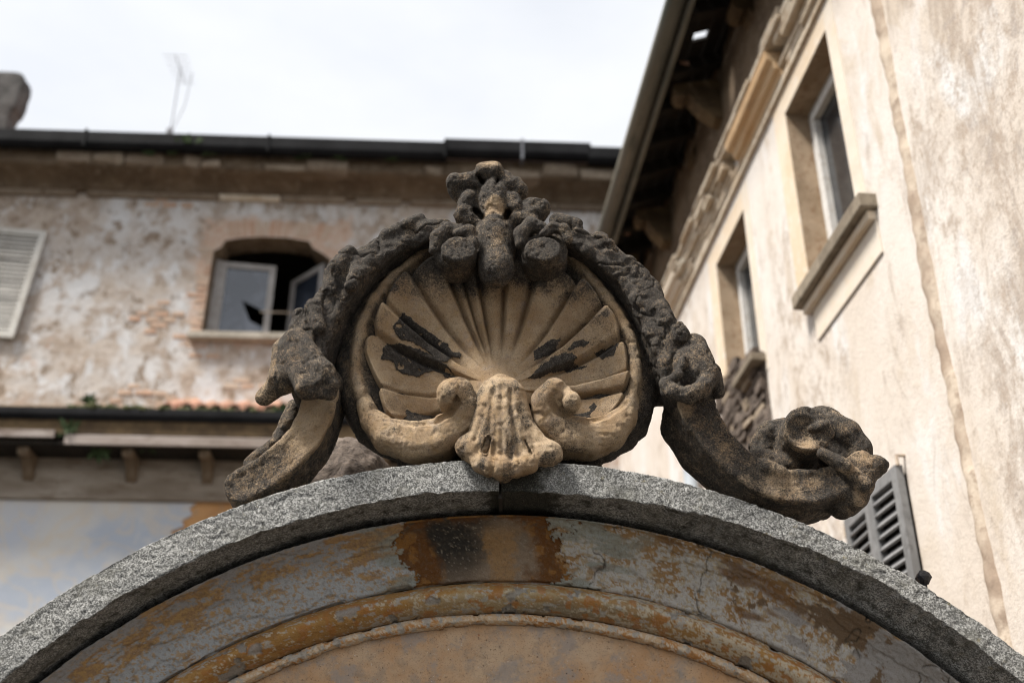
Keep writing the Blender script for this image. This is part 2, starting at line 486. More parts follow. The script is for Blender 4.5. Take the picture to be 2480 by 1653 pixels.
def villa_plaster():
    """decayed grey and rose plaster of the far house, local x along the wall, z up"""
    q = Mat('decayed_plaster')
    big = q.noise(0.9, 6, 0.62, None, 0.1); mid = q.noise(3.1, 8, 0.70, None, 0.1); fin = q.noise(11, 6, 0.7)
    col = q.mix(q.mr(big, 0.38, 0.60), (0.46, 0.385, 0.32), (0.57, 0.545, 0.525))
    col = q.mix(q.mr(mid, 0.47, 0.58, 0, 0.9), col, (0.36, 0.285, 0.225))
    col = q.mix(q.mr(q.noise(2.0, 7, 0.7, q.map((1.2, 1, .8), (7, 3, 1)), 0.15), 0.51, 0.60, 0, 0.9), col, (0.60, 0.59, 0.585))
    col = q.mix(q.mr(q.noise(3.7, 7, 0.72, q.map((1.2, 1, .8), (2, 9, 4)), 0.1), 0.535, 0.61, 0, 0.95), col, (0.235, 0.175, 0.125))
    col = q.mix(q.mr(q.noise(4.4, 6, 0.7, q.map((1, 1, 1), (5, 1, 8)), 0.8), 0.64, 0.70, 0, 0.8), col, (0.46, 0.24, 0.14))
    x, _, z = q.sep()
    dx = q.math('SUBTRACT', q.math('ABSOLUTE', q.math('ADD', x, 2.9)), 0.72); dz = q.math('SUBTRACT', q.math('ABSOLUTE', q.math('SUBTRACT', z, 8.45)), 0.72)
    halo = q.math('ADD', q.mr(q.math('MAXIMUM', dx, dz), 0.0, 0.42, 0.75, 0, False), q.mr(q.noise(4.2, 7, 0.7), 0.3, 0.7, -0.35, 0.35, False))
    col = q.mix(q.mr(halo, 0.36, 0.62, 0, 0.8), col, q.mix(q.mr(q.noise(13, 5, 0.7), 0.4, 0.62), (0.50, 0.32, 0.225), (0.54, 0.42, 0.33)))
    top_brown = q.math('ADD', q.mr(z, 9.0, 9.75, 0, 0.55, False), q.mr(q.noise(2.4, 6, 0.7, q.map((1, 1, 0.35))), 0.3, 0.7, -0.3, 0.4, False))
    col = q.mix(q.mr(top_brown, 0.30, 0.75, 0, 0.85), col, (0.235, 0.185, 0.14))  # browner and darker towards the top of the wall
    low = q.math('ADD', q.mr(z, 7.4, 6.7, 0, 0.5, False), q.mr(q.noise(5.5, 6, 0.75), 0.3, 0.7, -0.3, 0.4, False))
    col = q.mix(q.mr(low, 0.4, 0.7, 0, 0.8), col, (0.43, 0.30, 0.22))
    col = q.mix(q.mr(fin, 0.58, 0.72, 0, 0.6), col, (0.23, 0.175, 0.13))
    q.bump(mid, 0.05, 0.8); q.bump(fin, 0.02, 0.9)
    return q.done(col, 0.95)

def wing_plaster():
    """pale plaster of the wing, local x towards the street, z up: cream, whitewash, brown weathering"""
    q = Mat('pale_plaster')
    x, y, z = q.sep()
    big = q.noise(0.8, 5, 0.6, q.map((1, 1, 0.5))); mid = q.noise(3.0, 7, 0.68, q.map((1, 1, 0.55)), 0.7); fin = q.noise(17, 7, 0.75)
    col = q.mix(q.mr(big, 0.35, 0.65), (0.54, 0.475, 0.41), (0.62, 0.58, 0.54))
    col = q.mix(q.mr(mid, 0.52, 0.66, 0, 0.8), col, (0.47, 0.395, 0.315))
    col = q.mix(q.mr(q.noise(1.7, 6, 0.6, q.map((1.4, 1, 0.6), (3, 4, 5))), 0.52, 0.66, 0, 0.9), col, (0.61, 0.60, 0.59))
    st = q.math('ADD', q.mr(x, 6.9, 8.0, -0.06, 0.16, False), q.mr(q.noise(2.6, 8, 0.78, q.map((1.5, 1, 0.7), (1, 2, 3)), 0.6), 0.28, 0.72, -0.38, 0.50, False))
    col = q.mix(q.mr(st, 0.10, 0.42, 0, 0.8), col, (0.33, 0.27, 0.22))
    st2 = q.math('ADD', q.mr(x, 7.1, 7.9, -0.1, 0.14, False), q.mr(q.noise(9, 8, 0.8), 0.28, 0.72, -0.38, 0.5, False))
    col = q.mix(q.mr(st2, 0.20, 0.42, 0, 0.7), col, (0.31, 0.27, 0.24))
    run = q.noise(1.3, 6, 0.65, q.map((5.5, 1, 0.28), (0, 0, 2)))
    col = q.mix(q.mr(run, 0.53, 0.74, 0, 0.3), col, (0.40, 0.33, 0.265))
    blot = q.math('MULTIPLY', q.mr(q.noise(7, 8, 0.82, q.map((1.2, 1, .8), (2, 2, 2))), 0.47, 0.60), q.mr(q.noise(0.75, 4, 0.6, q.map((1, 1, .7), (9, 1, 4))), 0.42, 0.58))
    col = q.mix(q.math('MULTIPLY', blot, 0.85), col, (0.34, 0.275, 0.22))
    q.bump(mid, 0.015, 0.6); q.bump(fin, 0.006, 0.8); q.bump(q.noise(60, 4, 0.7), 0.003, 0.8)
    return q.done(col, 0.95)

def fresco():
    """faded sky-blue wall painting with a pale scroll"""
    q = Mat('faded_fresco'); x, y, z = q.sep()
    a = q.noise(1.25, 5, 0.6, None, 1.2); b = q.noise(4.5, 6, 0.65)
    col = q.mix(q.mr(a, 0.36, 0.62), (0.56, 0.54, 0.505), (0.46, 0.48, 0.525))
    blue = q.mr(q.noise(1.0, 4, 0.5, q.map((1, 1, 1.4), (4, 0, 1))), 0.47, 0.62, 0, 0.8)
    col = q.mix(blue, col, (0.38, 0.425, 0.50))
    sc = q.noise(1.6, 3, 0.45, q.map((1, 1, 1), (2, 0, 6)), 1.6)
    band = q.mr(q.math('ABSOLUTE', q.math('SUBTRACT', sc, 0.5)), 0.0, 0.05, 0.55, 0)
    col = q.mix(band, col, (0.57, 0.49, 0.39))
    col = q.mix(q.mr(b, 0.52, 0.70, 0, 0.7), col, (0.56, 0.545, 0.51))
    col = q.mix(q.mr(z, 5.35, 5.85, 0, 0.6), col, (0.52, 0.475, 0.42))
    q.bump(b, 0.01, 0.6)
    return q.done(col, 0.9)

def patchy(name, c1, c2, c3, scale, rough=0.9, bump=0.01, stretch=(1, 1, 1), by_object=0.0):
    q = Mat(name); v = q.map(stretch)
    a = q.noise(scale, 6, 0.65, v, 0.4); b = q.noise(scale * 4.3, 6, 0.7, v)
    col = q.mix(q.mr(a, 0.36, 0.64), c1, c2); col = q.mix(q.mr(b, 0.50, 0.68, 0, 0.85), col, c3)
    if by_object: col = q.mix(q.mr(q.rand(), 0, 1, 0, by_object, False), col, c3)
    q.bump(a, bump, 0.7); q.bump(b, bump * 0.4, 0.8)
    return q.done(col, rough)

M_SAND, M_CRUST, M_GRAN, M_PAINT, M_TYMP = sandstone(), crackle(), granite(), old_paint(), tympanum_plaster()
M_VILLA, M_WING, M_FRESCO = villa_plaster(), wing_plaster(), fresco()
M_BRICK = patchy('old_brick', (0.40, 0.235, 0.155), (0.47, 0.31, 0.22), (0.46, 0.37, 0.29), 5, by_object=0.9)
M_REVEAL = patchy('brown_reveal', (0.25, 0.18, 0.115), (0.36, 0.27, 0.185), (0.21, 0.125, 0.07), 4)
M_CREAM = patchy('cream_plaster_band', (0.56, 0.49, 0.41), (0.61, 0.55, 0.47), (0.60, 0.50, 0.38), 2.2)
M_OCHRE = patchy('ochre_plaster', (0.57, 0.45, 0.32), (0.62, 0.53, 0.42), (0.62, 0.56, 0.49), 2.2)
M_ORANGE = patchy('orange_plaster', (0.42, 0.215, 0.085), (0.50, 0.28, 0.125), (0.38, 0.25, 0.15), 2.5)
M_MOULD = patchy('orange_moulding', (0.50, 0.31, 0.155), (0.55, 0.39, 0.235), (0.40, 0.26, 0.15), 3, stretch=(0.4, 1, 1))
M_RUBBLE = patchy('crumbling_mortar', (0.52, 0.43, 0.32), (0.66, 0.60, 0.50), (0.36, 0.255, 0.16), 6, bump=0.02, by_object=0.4)
M_CORN = patchy('stained_cornice_stone', (0.22, 0.17, 0.12), (0.32, 0.26, 0.195), (0.12, 0.085, 0.058), 4, bump=0.02, by_object=0.6)
M_COVE = patchy('dark_brown_cornice', (0.095, 0.066, 0.042), (0.15, 0.108, 0.07), (0.21, 0.165, 0.12), 2.5, bump=0.02)  # plain dark brown; also carries the painted shade under the wing eaves
M_FRIEZE = patchy('stained_frieze', (0.21, 0.17, 0.13), (0.33, 0.285, 0.235), (0.15, 0.105, 0.07), 3, bump=0.01, stretch=(0.4, 1, 1.6))
M_GUT = plain('gutter_iron', (0.013, 0.013, 0.014), 0.75, 0.3, 3)
M_GUT.node_tree.nodes['Principled BSDF'].inputs['Specular IOR Level'].default_value = 0.06
M_GUT2 = patchy('weathered_gutter', (0.085, 0.082, 0.066), (0.15, 0.135, 0.105), (0.055, 0.062, 0.05), 2.0, 0.55, 0.004, (0.3, 1, 1))
M_WOOD = patchy('dark_eaves_wood', (0.010, 0.008, 0.006), (0.018, 0.014, 0.010), (0.03, 0.020, 0.013), 5, bump=0.006, stretch=(1, 0.3, 1))
M_BEAM = patchy('weathered_beam', (0.075, 0.05, 0.028), (0.14, 0.095, 0.05), (0.045, 0.03, 0.018), 5, bump=0.01, stretch=(1, 0.3, 1))
M_BOARD = patchy('grey_board', (0.26, 0.215, 0.185), (0.38, 0.33, 0.30), (0.15, 0.11, 0.085), 3, bump=0.008, stretch=(0.25, 1, 1))
M_TILE = patchy('terracotta_tile', (0.42, 0.20, 0.13), (0.52, 0.29, 0.21), (0.30, 0.20, 0.14), 6, by_object=0.6)
M_WHITE = patchy('worn_white_paint', (0.52, 0.50, 0.47), (0.60, 0.585, 0.56), (0.40, 0.36, 0.31), 5, 0.6, 0.003)
M_VWIN = patchy('grey_window_paint', (0.30, 0.28, 0.265), (0.37, 0.35, 0.335), (0.22, 0.19, 0.165), 5, 0.7, 0.003)
M_SHUT = patchy('cream_shutter_paint', (0.47, 0.445, 0.40), (0.55, 0.53, 0.49), (0.36, 0.32, 0.27), 4, 0.7, 0.003)
M_GSHUT = patchy('grey_shutter_paint', (0.15, 0.15, 0.15), (0.21, 0.21, 0.21), (0.10, 0.098, 0.095), 5, 0.6, 0.003)
M_SILL = patchy('sill_stone', (0.30, 0.265, 0.215), (0.40, 0.355, 0.295), (0.20, 0.16, 0.115), 5)
M_DARKSILL = patchy('brown_sill_stone', (0.165, 0.135, 0.10), (0.24, 0.20, 0.15), (0.10, 0.08, 0.055), 5)
M_ROOM = plain('unlit_room_and_gap_shade', (0.03, 0.026, 0.022), 0.9)
M_CHIM = patchy('sooty_chimney', (0.05, 0.048, 0.046), (0.10, 0.096, 0.092), (0.032, 0.030, 0.028), 3.5, bump=0.03)
M_ROCK = patchy('rough_brown_stone', (0.075, 0.058, 0.047), (0.17, 0.135, 0.11), (0.036, 0.030, 0.028), 16, bump=0.02)
M_CHASE = patchy('brown_mortar', (0.29, 0.22, 0.165), (0.50, 0.42, 0.335), (0.24, 0.18, 0.135), 3.0, bump=0.015)
M_GROUND = patchy('dark_ground', (0.040, 0.039, 0.037), (0.058, 0.056, 0.052), (0.03, 0.032, 0.024), 1.5)  # unseen ground, its tone chosen dark to weaken light bounced from below
M_STEEL = plain('dull_steel', (0.13, 0.135, 0.15), 0.6, 0.15, 8)
M_PIPE = plain('grey_downpipe', (0.22, 0.24, 0.26), 0.5, 0.2, 3)
M_KNOB = plain('black_resin', (0.012, 0.011, 0.014), 0.3, 0.3, 40)
def leafy():
    q = Mat('weed_leaf'); n = q.noise(30, 3)
    return q.done(q.mix(n, (0.022, 0.042, 0.014), (0.055, 0.08, 0.028)), 0.7)
M_LEAF = leafy()
def moss():
    q = Mat('moss'); n = q.noise(14, 6, 0.7); q.bump(n, 0.03, 1.0)
    return q.done(q.mix(q.mr(n, 0.3, 0.7), (0.035, 0.04, 0.014), (0.09, 0.09, 0.04)), 0.95)
M_MOSS = moss()
def glass():
    q = Mat('dusty_window_glass'); n = q.noise(3, 5, 0.6)
    q.b.inputs['Specular IOR Level'].default_value = 0.5
    return q.done(q.mix(q.mr(n, 0.35, 0.7), (0.018, 0.02, 0.024), (0.07, 0.068, 0.065)), q.mr(n, 0.3, 0.7, 0.06, 0.2))
M_GLASS = glass()
def mirror_glass():
    q = Mat('bright_old_glass'); q.b.inputs['IOR'].default_value = 1.6
    q.b.inputs['Specular IOR Level'].default_value = 0.9
    n = q.noise(1.6, 4, 0.6, None, 0.8); q.bump(n, 0.02, 0.15)
    return q.done(q.mix(q.mr(n, 0.4, 0.7), (0.02, 0.025, 0.035), (0.09, 0.10, 0.125)), 0.08)
M_GLASS2 = mirror_glass()

# ------------------------------------------------------------------ ground
tag(mesh_obj('unseen_ground', [(-300, -300, 0), (300, -300, 0), (300, 300, 0), (-300, 300, 0)], [(0, 1, 2, 3)], M_GROUND), kind='structure')

# ------------------------------------------------------------------ arched gate
CX, CZ, RT = -0.032, 0.8175, 1.938          # centre and outer radius of the arch
gate = empty('arched_gate', (0, 2.87, 0))
tag(gate, 'arched stone gate with granite coping and flaking ochre mouldings under the carved shell', 'gate')
GOFF = np.array([0, 2.87, 0])
TH = R(47)
def arc_xyz(th, y, r): return np.stack([CX + r * np.sin(th), y - 2.87, CZ + r * np.cos(th)], -1)
def grid_faces(n, m, wrap=False):
    i = np.arange(n - 1)[:, None]; j = np.arange(m if wrap else m - 1)[None, :]
    a = i * m + j; b = i * m + (j + 1) % m
    return np.stack([a, b, b + m, a + m], -1).reshape(-1, 4)
def dens(prof, h):
    """points every h metres along a profile of (y, r)"""
    p = np.array(prof, float); L = np.r_[0, np.cumsum(np.hypot(*np.diff(p, axis=0).T))]
    n = max(2, int(L[-1] / h)); t = np.linspace(0, L[-1], n)
    return np.c_[np.interp(t, L, p[:, 0]), np.interp(t, L, p[:, 1])], t

def coping_stone(t0, t1, seed, shift):
    n = int((t1 - t0) * 1.9 / 0.0036); th = np.linspace(t0, t1, n)
    rb = np.interp(th, np.r_[-.80, -.62, -.40, 0, .15, .30, .40, .56, .80], np.r_[1.832, 1.838, 1.843, 1.846, 1.848, 1.862, 1.870, 1.882, 1.880])
    p1 = np.c_[th * 1.9, th * 0, th * 0]
    rb = rb + 0.011 * (fbm(p1, 9, 3, seed) - .5) + 0.004 * sstep(.55, .8, vnoise(p1, 16, seed + 3)) + 0.008 * (fbm(p1, 60, 2, seed + 5) - .5)
    rows = []; st = []
    fr = np.linspace(0, 1, 30)
    for k in fr:                                                   # front face
        rows.append((np.full(n, 2.870 + shift), RT - (RT - rb) * k)); st.append(0)
    rear = np.full(n, 1.840)
    for k in np.linspace(0, 1, 30)[1:]:                             # underside: its shade darkened into the colour, with a little moss
        rows.append((np.full(n, 2.870 + shift + 0.125 * k), rb + (rear - rb) * k ** 1.2)); st.append(.42)
    for yy in (3.3, 3.7, 3.98): rows.append((np.full(n, yy), rear)); st.append(.3)
    rows.append((np.full(n, 3.98), np.full(n, RT - 0.03))); st.append(0)
    for k in np.linspace(0, 1, 40) ** 2: rows.append((np.full(n, 3.97 - (3.97 - 2.874 - shift) * (1 - (1 - k) ** 1)), np.full(n, RT))); st.append(0.1)
    m = len(rows)
    Y = np.stack([r[0] for r in rows], 1); RR = np.stack([r[1] for r in rows], 1)
    V = arc_xyz(np.repeat(th[:, None], m, 1), Y, RR).reshape(-1, 3)
    F = grid_faces(n, m, True)
    N = vert_normals(V, F)
    if (N[:30] @ np.array([0, -1, 0])).mean() < 0: F = F[:, ::-1]; N = -N
    d = 0.011 * (fbm(V, 6, 3, seed + 9) - .5) + 0.0042 * (fbm(V, 55, 3, seed + 11, .6) - .5) - 0.002 * sstep(.62, .8, vnoise(V, 75, seed + 13))
    V = V + N * d[:, None]
    stain_shade = np.tile(np.array(st), (n, 1)).ravel()
    s = np.repeat(th * 1.9, m)
    stain_shade = stain_shade + np.where(s > 0, 1.0 * sstep(.20, .05, s), .40 * sstep(-.06, 0, s))
    stain_shade += 0.35 * sstep(1.925, 1.937, RR.ravel()) * (vnoise(np.c_[s, s * 0, s * 0], 20, 4) - .1)
    F = F.tolist() + [list(range(m)), list(range((n - 1) * m, n * m))[::-1]]
    return mesh_obj('coping_stone', V, F, M_GRAN, gate, True, {'stain_shade': stain_shade})
coping_stone(-TH, R(-0.10), 3, 0.0)
an_ = np.linspace(R(-.16), R(.16), 5)
MB().prism([(CX + 1.93 * math.sin(q), CZ + 1.93 * math.cos(q)) for q in an_] + [(CX + 1.832 * math.sin(q), CZ + 1.832 * math.cos(q)) for q in an_[::-1]], .022, 1.09).build('joint_mortar', M_ROOM, gate)
coping_stone(R(0.10), TH, 8, 0.007)

# mouldings under the coping, every layer of limewash modelled
def moulding(name, prof, seed, paint, h=0.0034):
    P, t = dens(prof, h); n = int(2 * TH * 1.7 / 0.0036); m = len(P)
    th = np.linspace(-TH, TH, n)
    T2 = np.repeat(th[:, None], m, 1)
    V = arc_xyz(T2, np.tile(P[:, 0], (n, 1)), np.tile(P[:, 1], (n, 1))).reshape(-1, 3)
    F = grid_faces(n, m)
    N = vert_normals(V, F)
    if (N[:, 1] + N[:, 2] * .3).mean() > 0: F = F[:, ::-1]; N = -N
    s = (T2 * 1.7).ravel(); tt = np.tile(t / t[-1], n); q = np.c_[s, np.tile(t, n), np.zeros(len(s))]
    col, disp = paint(s, tt, q)
    V = V + N * (disp + 0.006 * (fbm(q, 5, 3, seed) - .5) + 0.0018 * (fbm(q, 70, 3, seed + 2) - .5))[:, None]
    return mesh_obj(name, V, F, M_PAINT, gate, True, {'Col': col})
C = lambda *a: np.array(a, float)
def lay(col, m, c): return col * (1 - m[:, None]) + np.asarray(c) * m[:, None]
def paint_cavetto(s, t, q):
    Q = q * np.array([.55, 1.4, 1])
    big = fbm(Q, 7, 4, 21); mid = fbm(Q, 26, 6, 31, .70); fin = fbm(q, 120, 3, 41, .65); str_ = fbm(q * np.array([.25, 2, 1]), 26, 4, 51)
    col = np.tile(C(.285, .275, .27), (len(s), 1))
    left = sstep(.05, -.15, s)
    # left: grey wash above, rusty streaks, cool blue-grey below
    col = lay(col, sstep(.45, .75, t + .45 * (big - .5)) * left, C(.40, .41, .415))
    col = lay(col, .85 * sstep(.52, .62, mid + .30 * (str_ - .5) + .16 * np.exp(-((t - .5) / .2) ** 2) - .12 + .10 * sstep(-.6, -.3, s)) * left, C(.31, .175, .065))
    col = lay(col, .7 * sstep(.56, .60, fin + .3 * (mid - .5)) * left * sstep(.25, .5, t), C(.42, .26, .10))
    # right: ochre ground, pale worn lime in the middle
    rt = 1 - left
    r_ = np.tile(C(.30, .185, .085), (len(s), 1))
    r_ = lay(r_, sstep(.46, .60, mid + .22 * (t - .45)), C(.40, .335, .235))
    r_ = lay(r_, sstep(.52, .56, fin + .55 * (mid - .5) + .25 * (t - .5)) * .9, C(.44, .425, .40))
    r_ = lay(r_, .6 * sstep(.5, .72, big + .5 * (str_ - .5) - .10) , C(.24, .135, .055))
    r_ = lay(r_, sstep(.52, .56, fbm(Q, 11, 4, 77) + .55 * (s - .85)) * sstep(.25, .6, s), C(.29, .275, .26))
    col = lay(col, rt, np.zeros(3)) + r_ * rt[:, None]
    # dark upper rim beside the crack
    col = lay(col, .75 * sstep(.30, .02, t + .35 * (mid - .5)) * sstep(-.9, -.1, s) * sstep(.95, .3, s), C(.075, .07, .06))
    # greenish grey beside the keystone
    gg = sstep(.42, .30, np.abs(s - .02) + .2 * (mid - .5)) * sstep(.48, .56, fbm(Q, 15, 4, 88) + .10)
    col = lay(col, .8 * gg, C(.25, .27, .24))
    # brown lost plaster around the keystone, and its soot-black face
    edge = .15 * (fbm(q, 13, 5, 61, .62) - .5) + .03 * (fin - .5)
    xl = -.300 + .05 * t + edge; xr = .215 - .07 * t + edge * 1.8
    brown = ((s > xl) & (s < xr) & (t > .14) & (t < .985)).astype(float)
    col = lay(col, brown, C(.135, .058, .017))
    bv = fbm(q, 34, 4, 66)
    col = lay(col, brown * .75 * sstep(.52, .58, bv), C(.27, .13, .035))
    col = lay(col, brown * .8 * sstep(.60, .64, fbm(q, 30, 4, 67)) * sstep(.6, .3, t), C(.06, .065, .055))
    bx0, bx1 = -.225 + .03 * t + edge * .5, .055 + edge * .8
    blk = sstep(bx0, bx0 + .03, s) * sstep(bx1 + .05, bx1, s) * sstep(.30, .46, t + edge * 2) * (t < .985)
    fade = np.clip(.04 + .75 * sstep(.62, 1.05, t + .25 * (s + .05) + .12 * (mid - .5)) + .75 * sstep(-.10, .01, s + .10 * (mid - .5)), 0, 1)[:, None]
    blkcol = C(.022, .021, .019) * (1 - fade) + C(.25, .19, .135) * fade
    grain = (fbm(q, 330, 2, 5) > .75).astype(float)
    col = col * (1 - blk[:, None]) + blkcol * blk[:, None]
    col = lay(col, blk * grain * .6, C(.30, .26, .20))
    vein = blk * sstep(.055, .025, np.abs(s - .005 + edge) ) * sstep(.40, .6, t) * .7
    col = lay(col, vein, C(.33, .19, .075))
    # second dark stain on the right
    st2 = sstep(.50, .60, fbm(q * C(.45, 1.5, 1), 12, 4, 91) + .42 * np.exp(-((s - .50) / .15) ** 2) * np.exp(-((t - .33) / .18) ** 2) - .20)
    col = lay(col, st2 * (s > .25) * .8, C(.14, .068, .025))
    col = lay(col, sstep(.62, .68, fbm(q, 20, 5, 95, .65) + .30 * np.exp(-((s - .97) / .09) ** 2 - ((t - .42) / .25) ** 2)) * (s > .5), C(.15, .10, .06))
    col = lay(col, .35 * sstep(.55, .75, fbm(q, 140, 2, 99)), C(.13, .10, .07))
    flake = sstep(.50, .53, mid + .3 * (fin - .5)); loss = sstep(.56, .59, fbm(Q, 13, 4, 105) + .02)
    crack = sstep(.010, .0, np.abs(fbm(q * C(1, .6, 1), 4, 5, 111, .6) - .5)) * sstep(.58, .64, fbm(q, 5, 2, 112))
    col = lay(col, crack * .75, C(.05, .04, .03))
    disp = .0016 * flake - .006 * brown * (1 - .6 * blk) - .0045 * loss * (1 - brown) - .004 * crack
    disp = disp + .010 * sstep(.35, .0, t) * (fbm(q, 9, 4, 120) - .55)
    return np.clip(col, 0, 1), disp
def paint_torus(s, t, q):
    Q = q * np.array([.4, 1.3, 1])
    mid = fbm(Q, 34, 6, 131, .72); fin = fbm(q, 120, 3, 141, .65); big = fbm(Q, 6, 3, 151)
    col = np.tile(C(.34, .19, .062), (len(s), 1))
    col = lay(col, .8 * sstep(.48, .62, mid), C(.25, .125, .04))
    ctr = np.exp(-((s - .05) / .38) ** 2)
    col = lay(col, .85 * sstep(.42, .62, mid + .25 * (ctr - .6) + .15 * (t - .5)) * sstep(-.5, -.1, s), C(.36, .285, .165))
    col = lay(col, .75 * sstep(.50, .62, big + .25 * t - .10) * ctr, C(.205, .19, .145))
    col = lay(col, .85 * sstep(.55, .61, fin + .5 * (mid - .5) + .20 * sstep(0, .6, s) - .10), C(.47, .41, .31))
    col = lay(col, .7 * sstep(.61, .65, fbm(Q * C(2, 1, 1), 60, 4, 161)), C(.36, .36, .34))
    col = lay(col, .8 * sstep(.58, .64, fbm(q, 38, 4, 171)), C(.33, .145, .04))
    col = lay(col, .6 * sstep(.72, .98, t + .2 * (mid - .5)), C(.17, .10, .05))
    loss = sstep(.655, .67, fbm(q, 17, 4, 181))
    col = lay(col, loss * .8, C(.27, .26, .24))
    return np.clip(col, 0, 1), .0014 * sstep(.5, .55, mid) - .006 * loss
def paint_fillet(s, t, q):
    Q = q * np.array([.4, 1.3, 1]); mid = fbm(Q, 36, 6, 231, .72); fin = fbm(q, 120, 3, 241, .65)
    col = np.tile(C(.52, .37, .23), (len(s), 1))
    col = lay(col, .9 * sstep(.47, .56, mid), C(.40, .19, .06))
    col = lay(col, .9 * sstep(.53, .57, fin), C(.56, .47, .36))
    col = lay(col, .8 * sstep(.58, .62, fbm(q, 50, 4, 251)), C(.36, .35, .32))
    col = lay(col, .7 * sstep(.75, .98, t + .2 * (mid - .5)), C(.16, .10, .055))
    return np.clip(col, 0, 1), .0014 * sstep(.5, .55, mid) - .004 * sstep(.60, .62, fbm(q, 20, 4, 281))
cav = [(3.10, 1.839), (3.07, 1.826), (3.005, 1.824), (2.990, 1.820)]
for k in range(1, 15):
    f = k / 14 * math.pi / 2
    cav.append((2.987 + .118 * (.6 * math.sin(f) + .4 * k / 14), 1.818 - .150 * (.6 * (1 - math.cos(f)) + .4 * k / 14)))
cav += [(3.108, 1.664), (3.122, 1.660)]
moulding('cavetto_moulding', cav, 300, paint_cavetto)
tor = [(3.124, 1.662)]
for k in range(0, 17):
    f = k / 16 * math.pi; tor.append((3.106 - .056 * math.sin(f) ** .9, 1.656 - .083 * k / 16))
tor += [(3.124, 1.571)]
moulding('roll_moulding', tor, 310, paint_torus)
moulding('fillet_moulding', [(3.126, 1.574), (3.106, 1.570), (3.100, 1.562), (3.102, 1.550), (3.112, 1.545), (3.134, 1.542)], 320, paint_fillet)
# flat ochre field inside the mouldings
n, m = 420, 90
th = np.linspace(-TH, TH, n)[:, None]; rr = np.linspace(1.548, 1.12, m)[None, :]
V = arc_xyz(th + 0 * rr, 3.131 + 0 * rr * th, rr + 0 * th).reshape(-1, 3)
V[:, 1] += 0.006 * (fbm(V, 5, 4, 330) - .5) + 0.004 * sstep(.60, .72, fbm(V, 26, 4, 331)) + .002 * (fbm(V, 50, 3, 332) - .5)
F = grid_faces(n, m)
if vert_normals(V, F)[:, 1].mean() > 0: F = F[:, ::-1]
mesh_obj('tympanum', V, F, M_TYMP, gate, True)
# body of the gate: arch head, passage and two piers, mostly out of frame
a = np.linspace(-TH, TH, 60)
xo = 1.40
outer = [(CX + 1.836 * math.sin(q), CZ + 1.836 * math.cos(q)) for q in a]
inner = [(CX + 1.0 * math.sin(q), CZ + 1.0 * math.cos(q)) for q in np.linspace(R(80), R(-80), 40)]
xr, xl = outer[-1][0], outer[0][0]
MB().prism(outer + [(xr, 0), (inner[0][0], 0)] + inner + [(inner[-1][0], 0), (xl, 0)], 3.16 - 2.87, 3.95 - 2.87).build('wall', M_TYMP, gate)

# ------------------------------------------------------------------ rough stone lying on the back of the gate
def boulder():
    b = Block((-.36, -.34, -.30), (.36, .30, .30), .012)
    b.put(b.ell((-.06, -.05, 0), (.20, .25, .2)), 0).put(b.ell((.10, -.02, .02), (.20, .225, .2)), .06).put(b.ell((-.20, -.16, 0), (.16, .18, .18)), .05)
    b.put(b.ell((.24, -.14, 0), (.12, .16, .16)), .05)
    V, F = b.mesh(); V = relax(V, F, 2); N = vert_normals(V, F)
    V = V + N * (.05 * (fbm(V, 6, 3, 401) - .5) + .022 * (fbm(V, 22, 3, 402) - .5))[:, None]
    V = np.c_[V[:, 0], -V[:, 2], V[:, 1]]
    return V, F
V, F = boulder()
V[:, 0] *= .66
bx = U([(835, 1072)], 0, 3.55)[0]
base = CZ + math.sqrt(RT ** 2 - (bx[0] - CX) ** 2) - .03
zs = (bx[1] - base) / (V[:, 2].max() - V[:, 2].min())
V[:, 2] = (V[:, 2] - V[:, 2].min()) * zs
tag(mesh_obj('rough_stone', V, F, M_ROCK, None, True, loc=(bx[0] - .03, 3.55, base)), 'rough brown boulder showing under the left side of the carved shell disc', 'stone')

# small dark knob on the back of the coping
kx = U([(2236, 1398)], 0, 3.0)[0]
k = empty('knob', (kx[0], 3.0, 0)); tag(k, 'small shiny black faceted knob poking above the right slope of the granite coping', 'knob')
zc = CZ + math.sqrt(RT ** 2 - (kx[0] - CX) ** 2); k.location.z = zc - .01
zk = kx[1] - k.location.z
MB().tube([(0, 0, 0), (0, 0, zk)], .007, 8).build('stem', M_KNOB, k)
bm = bmesh.new(); bmesh.ops.create_icosphere(bm, subdivisions=2, radius=.0215)
for v in bm.verts: v.co *= 1 + rnd.uniform(-.13, .13)
me = bpy.data.meshes.new('head'); bm.to_mesh(me); bm.free(); me.materials.append(M_KNOB)
o = bpy.data.objects.new('head', me); o.location = (0, 0, zk); put(o, k)

# ------------------------------------------------------------------ the carved shell cartouche on top
OX, OY, OZ = -0.03, 2.95, 2.745
shellroot = empty('carved_cartouche', (OX, OY, OZ))
tag(shellroot, 'weathered sandstone scallop shell cartouche with leafy scrolls crowning the arched gate', 'ornament')
def stone(name, b, crust_shade, parent=None, lump=.006, seed=0, fine=.0016, it=1, extra=None, mat=None):
    V, F = b.mesh(); V = relax(V, F, it, .5); N = vert_normals(V, F)
    d = lump * (fbm(V, 13, 3, seed + 500) - .5) * 2 + fine * 2 * (fbm(V, 48, 4, seed + 510, .6) - .5) - .0028 * sstep(.66, .80, vnoise(V, 62, seed + 520)) - .0016 * sstep(.62, .8, vnoise(V, 150, seed + 530))
    if extra is not None: d = d + extra(V)
    V = V + N * d[:, None]
    c = crust_shade(V) if callable(crust_shade) else np.full(len(V), float(crust_shade))
    Wd = np.c_[V[:, 0] - OX, -V[:, 2], V[:, 1] - OZ]
    return mesh_obj(name, Wd, F, mat or M_SAND, parent or shellroot, True, {'crust_shade': c})
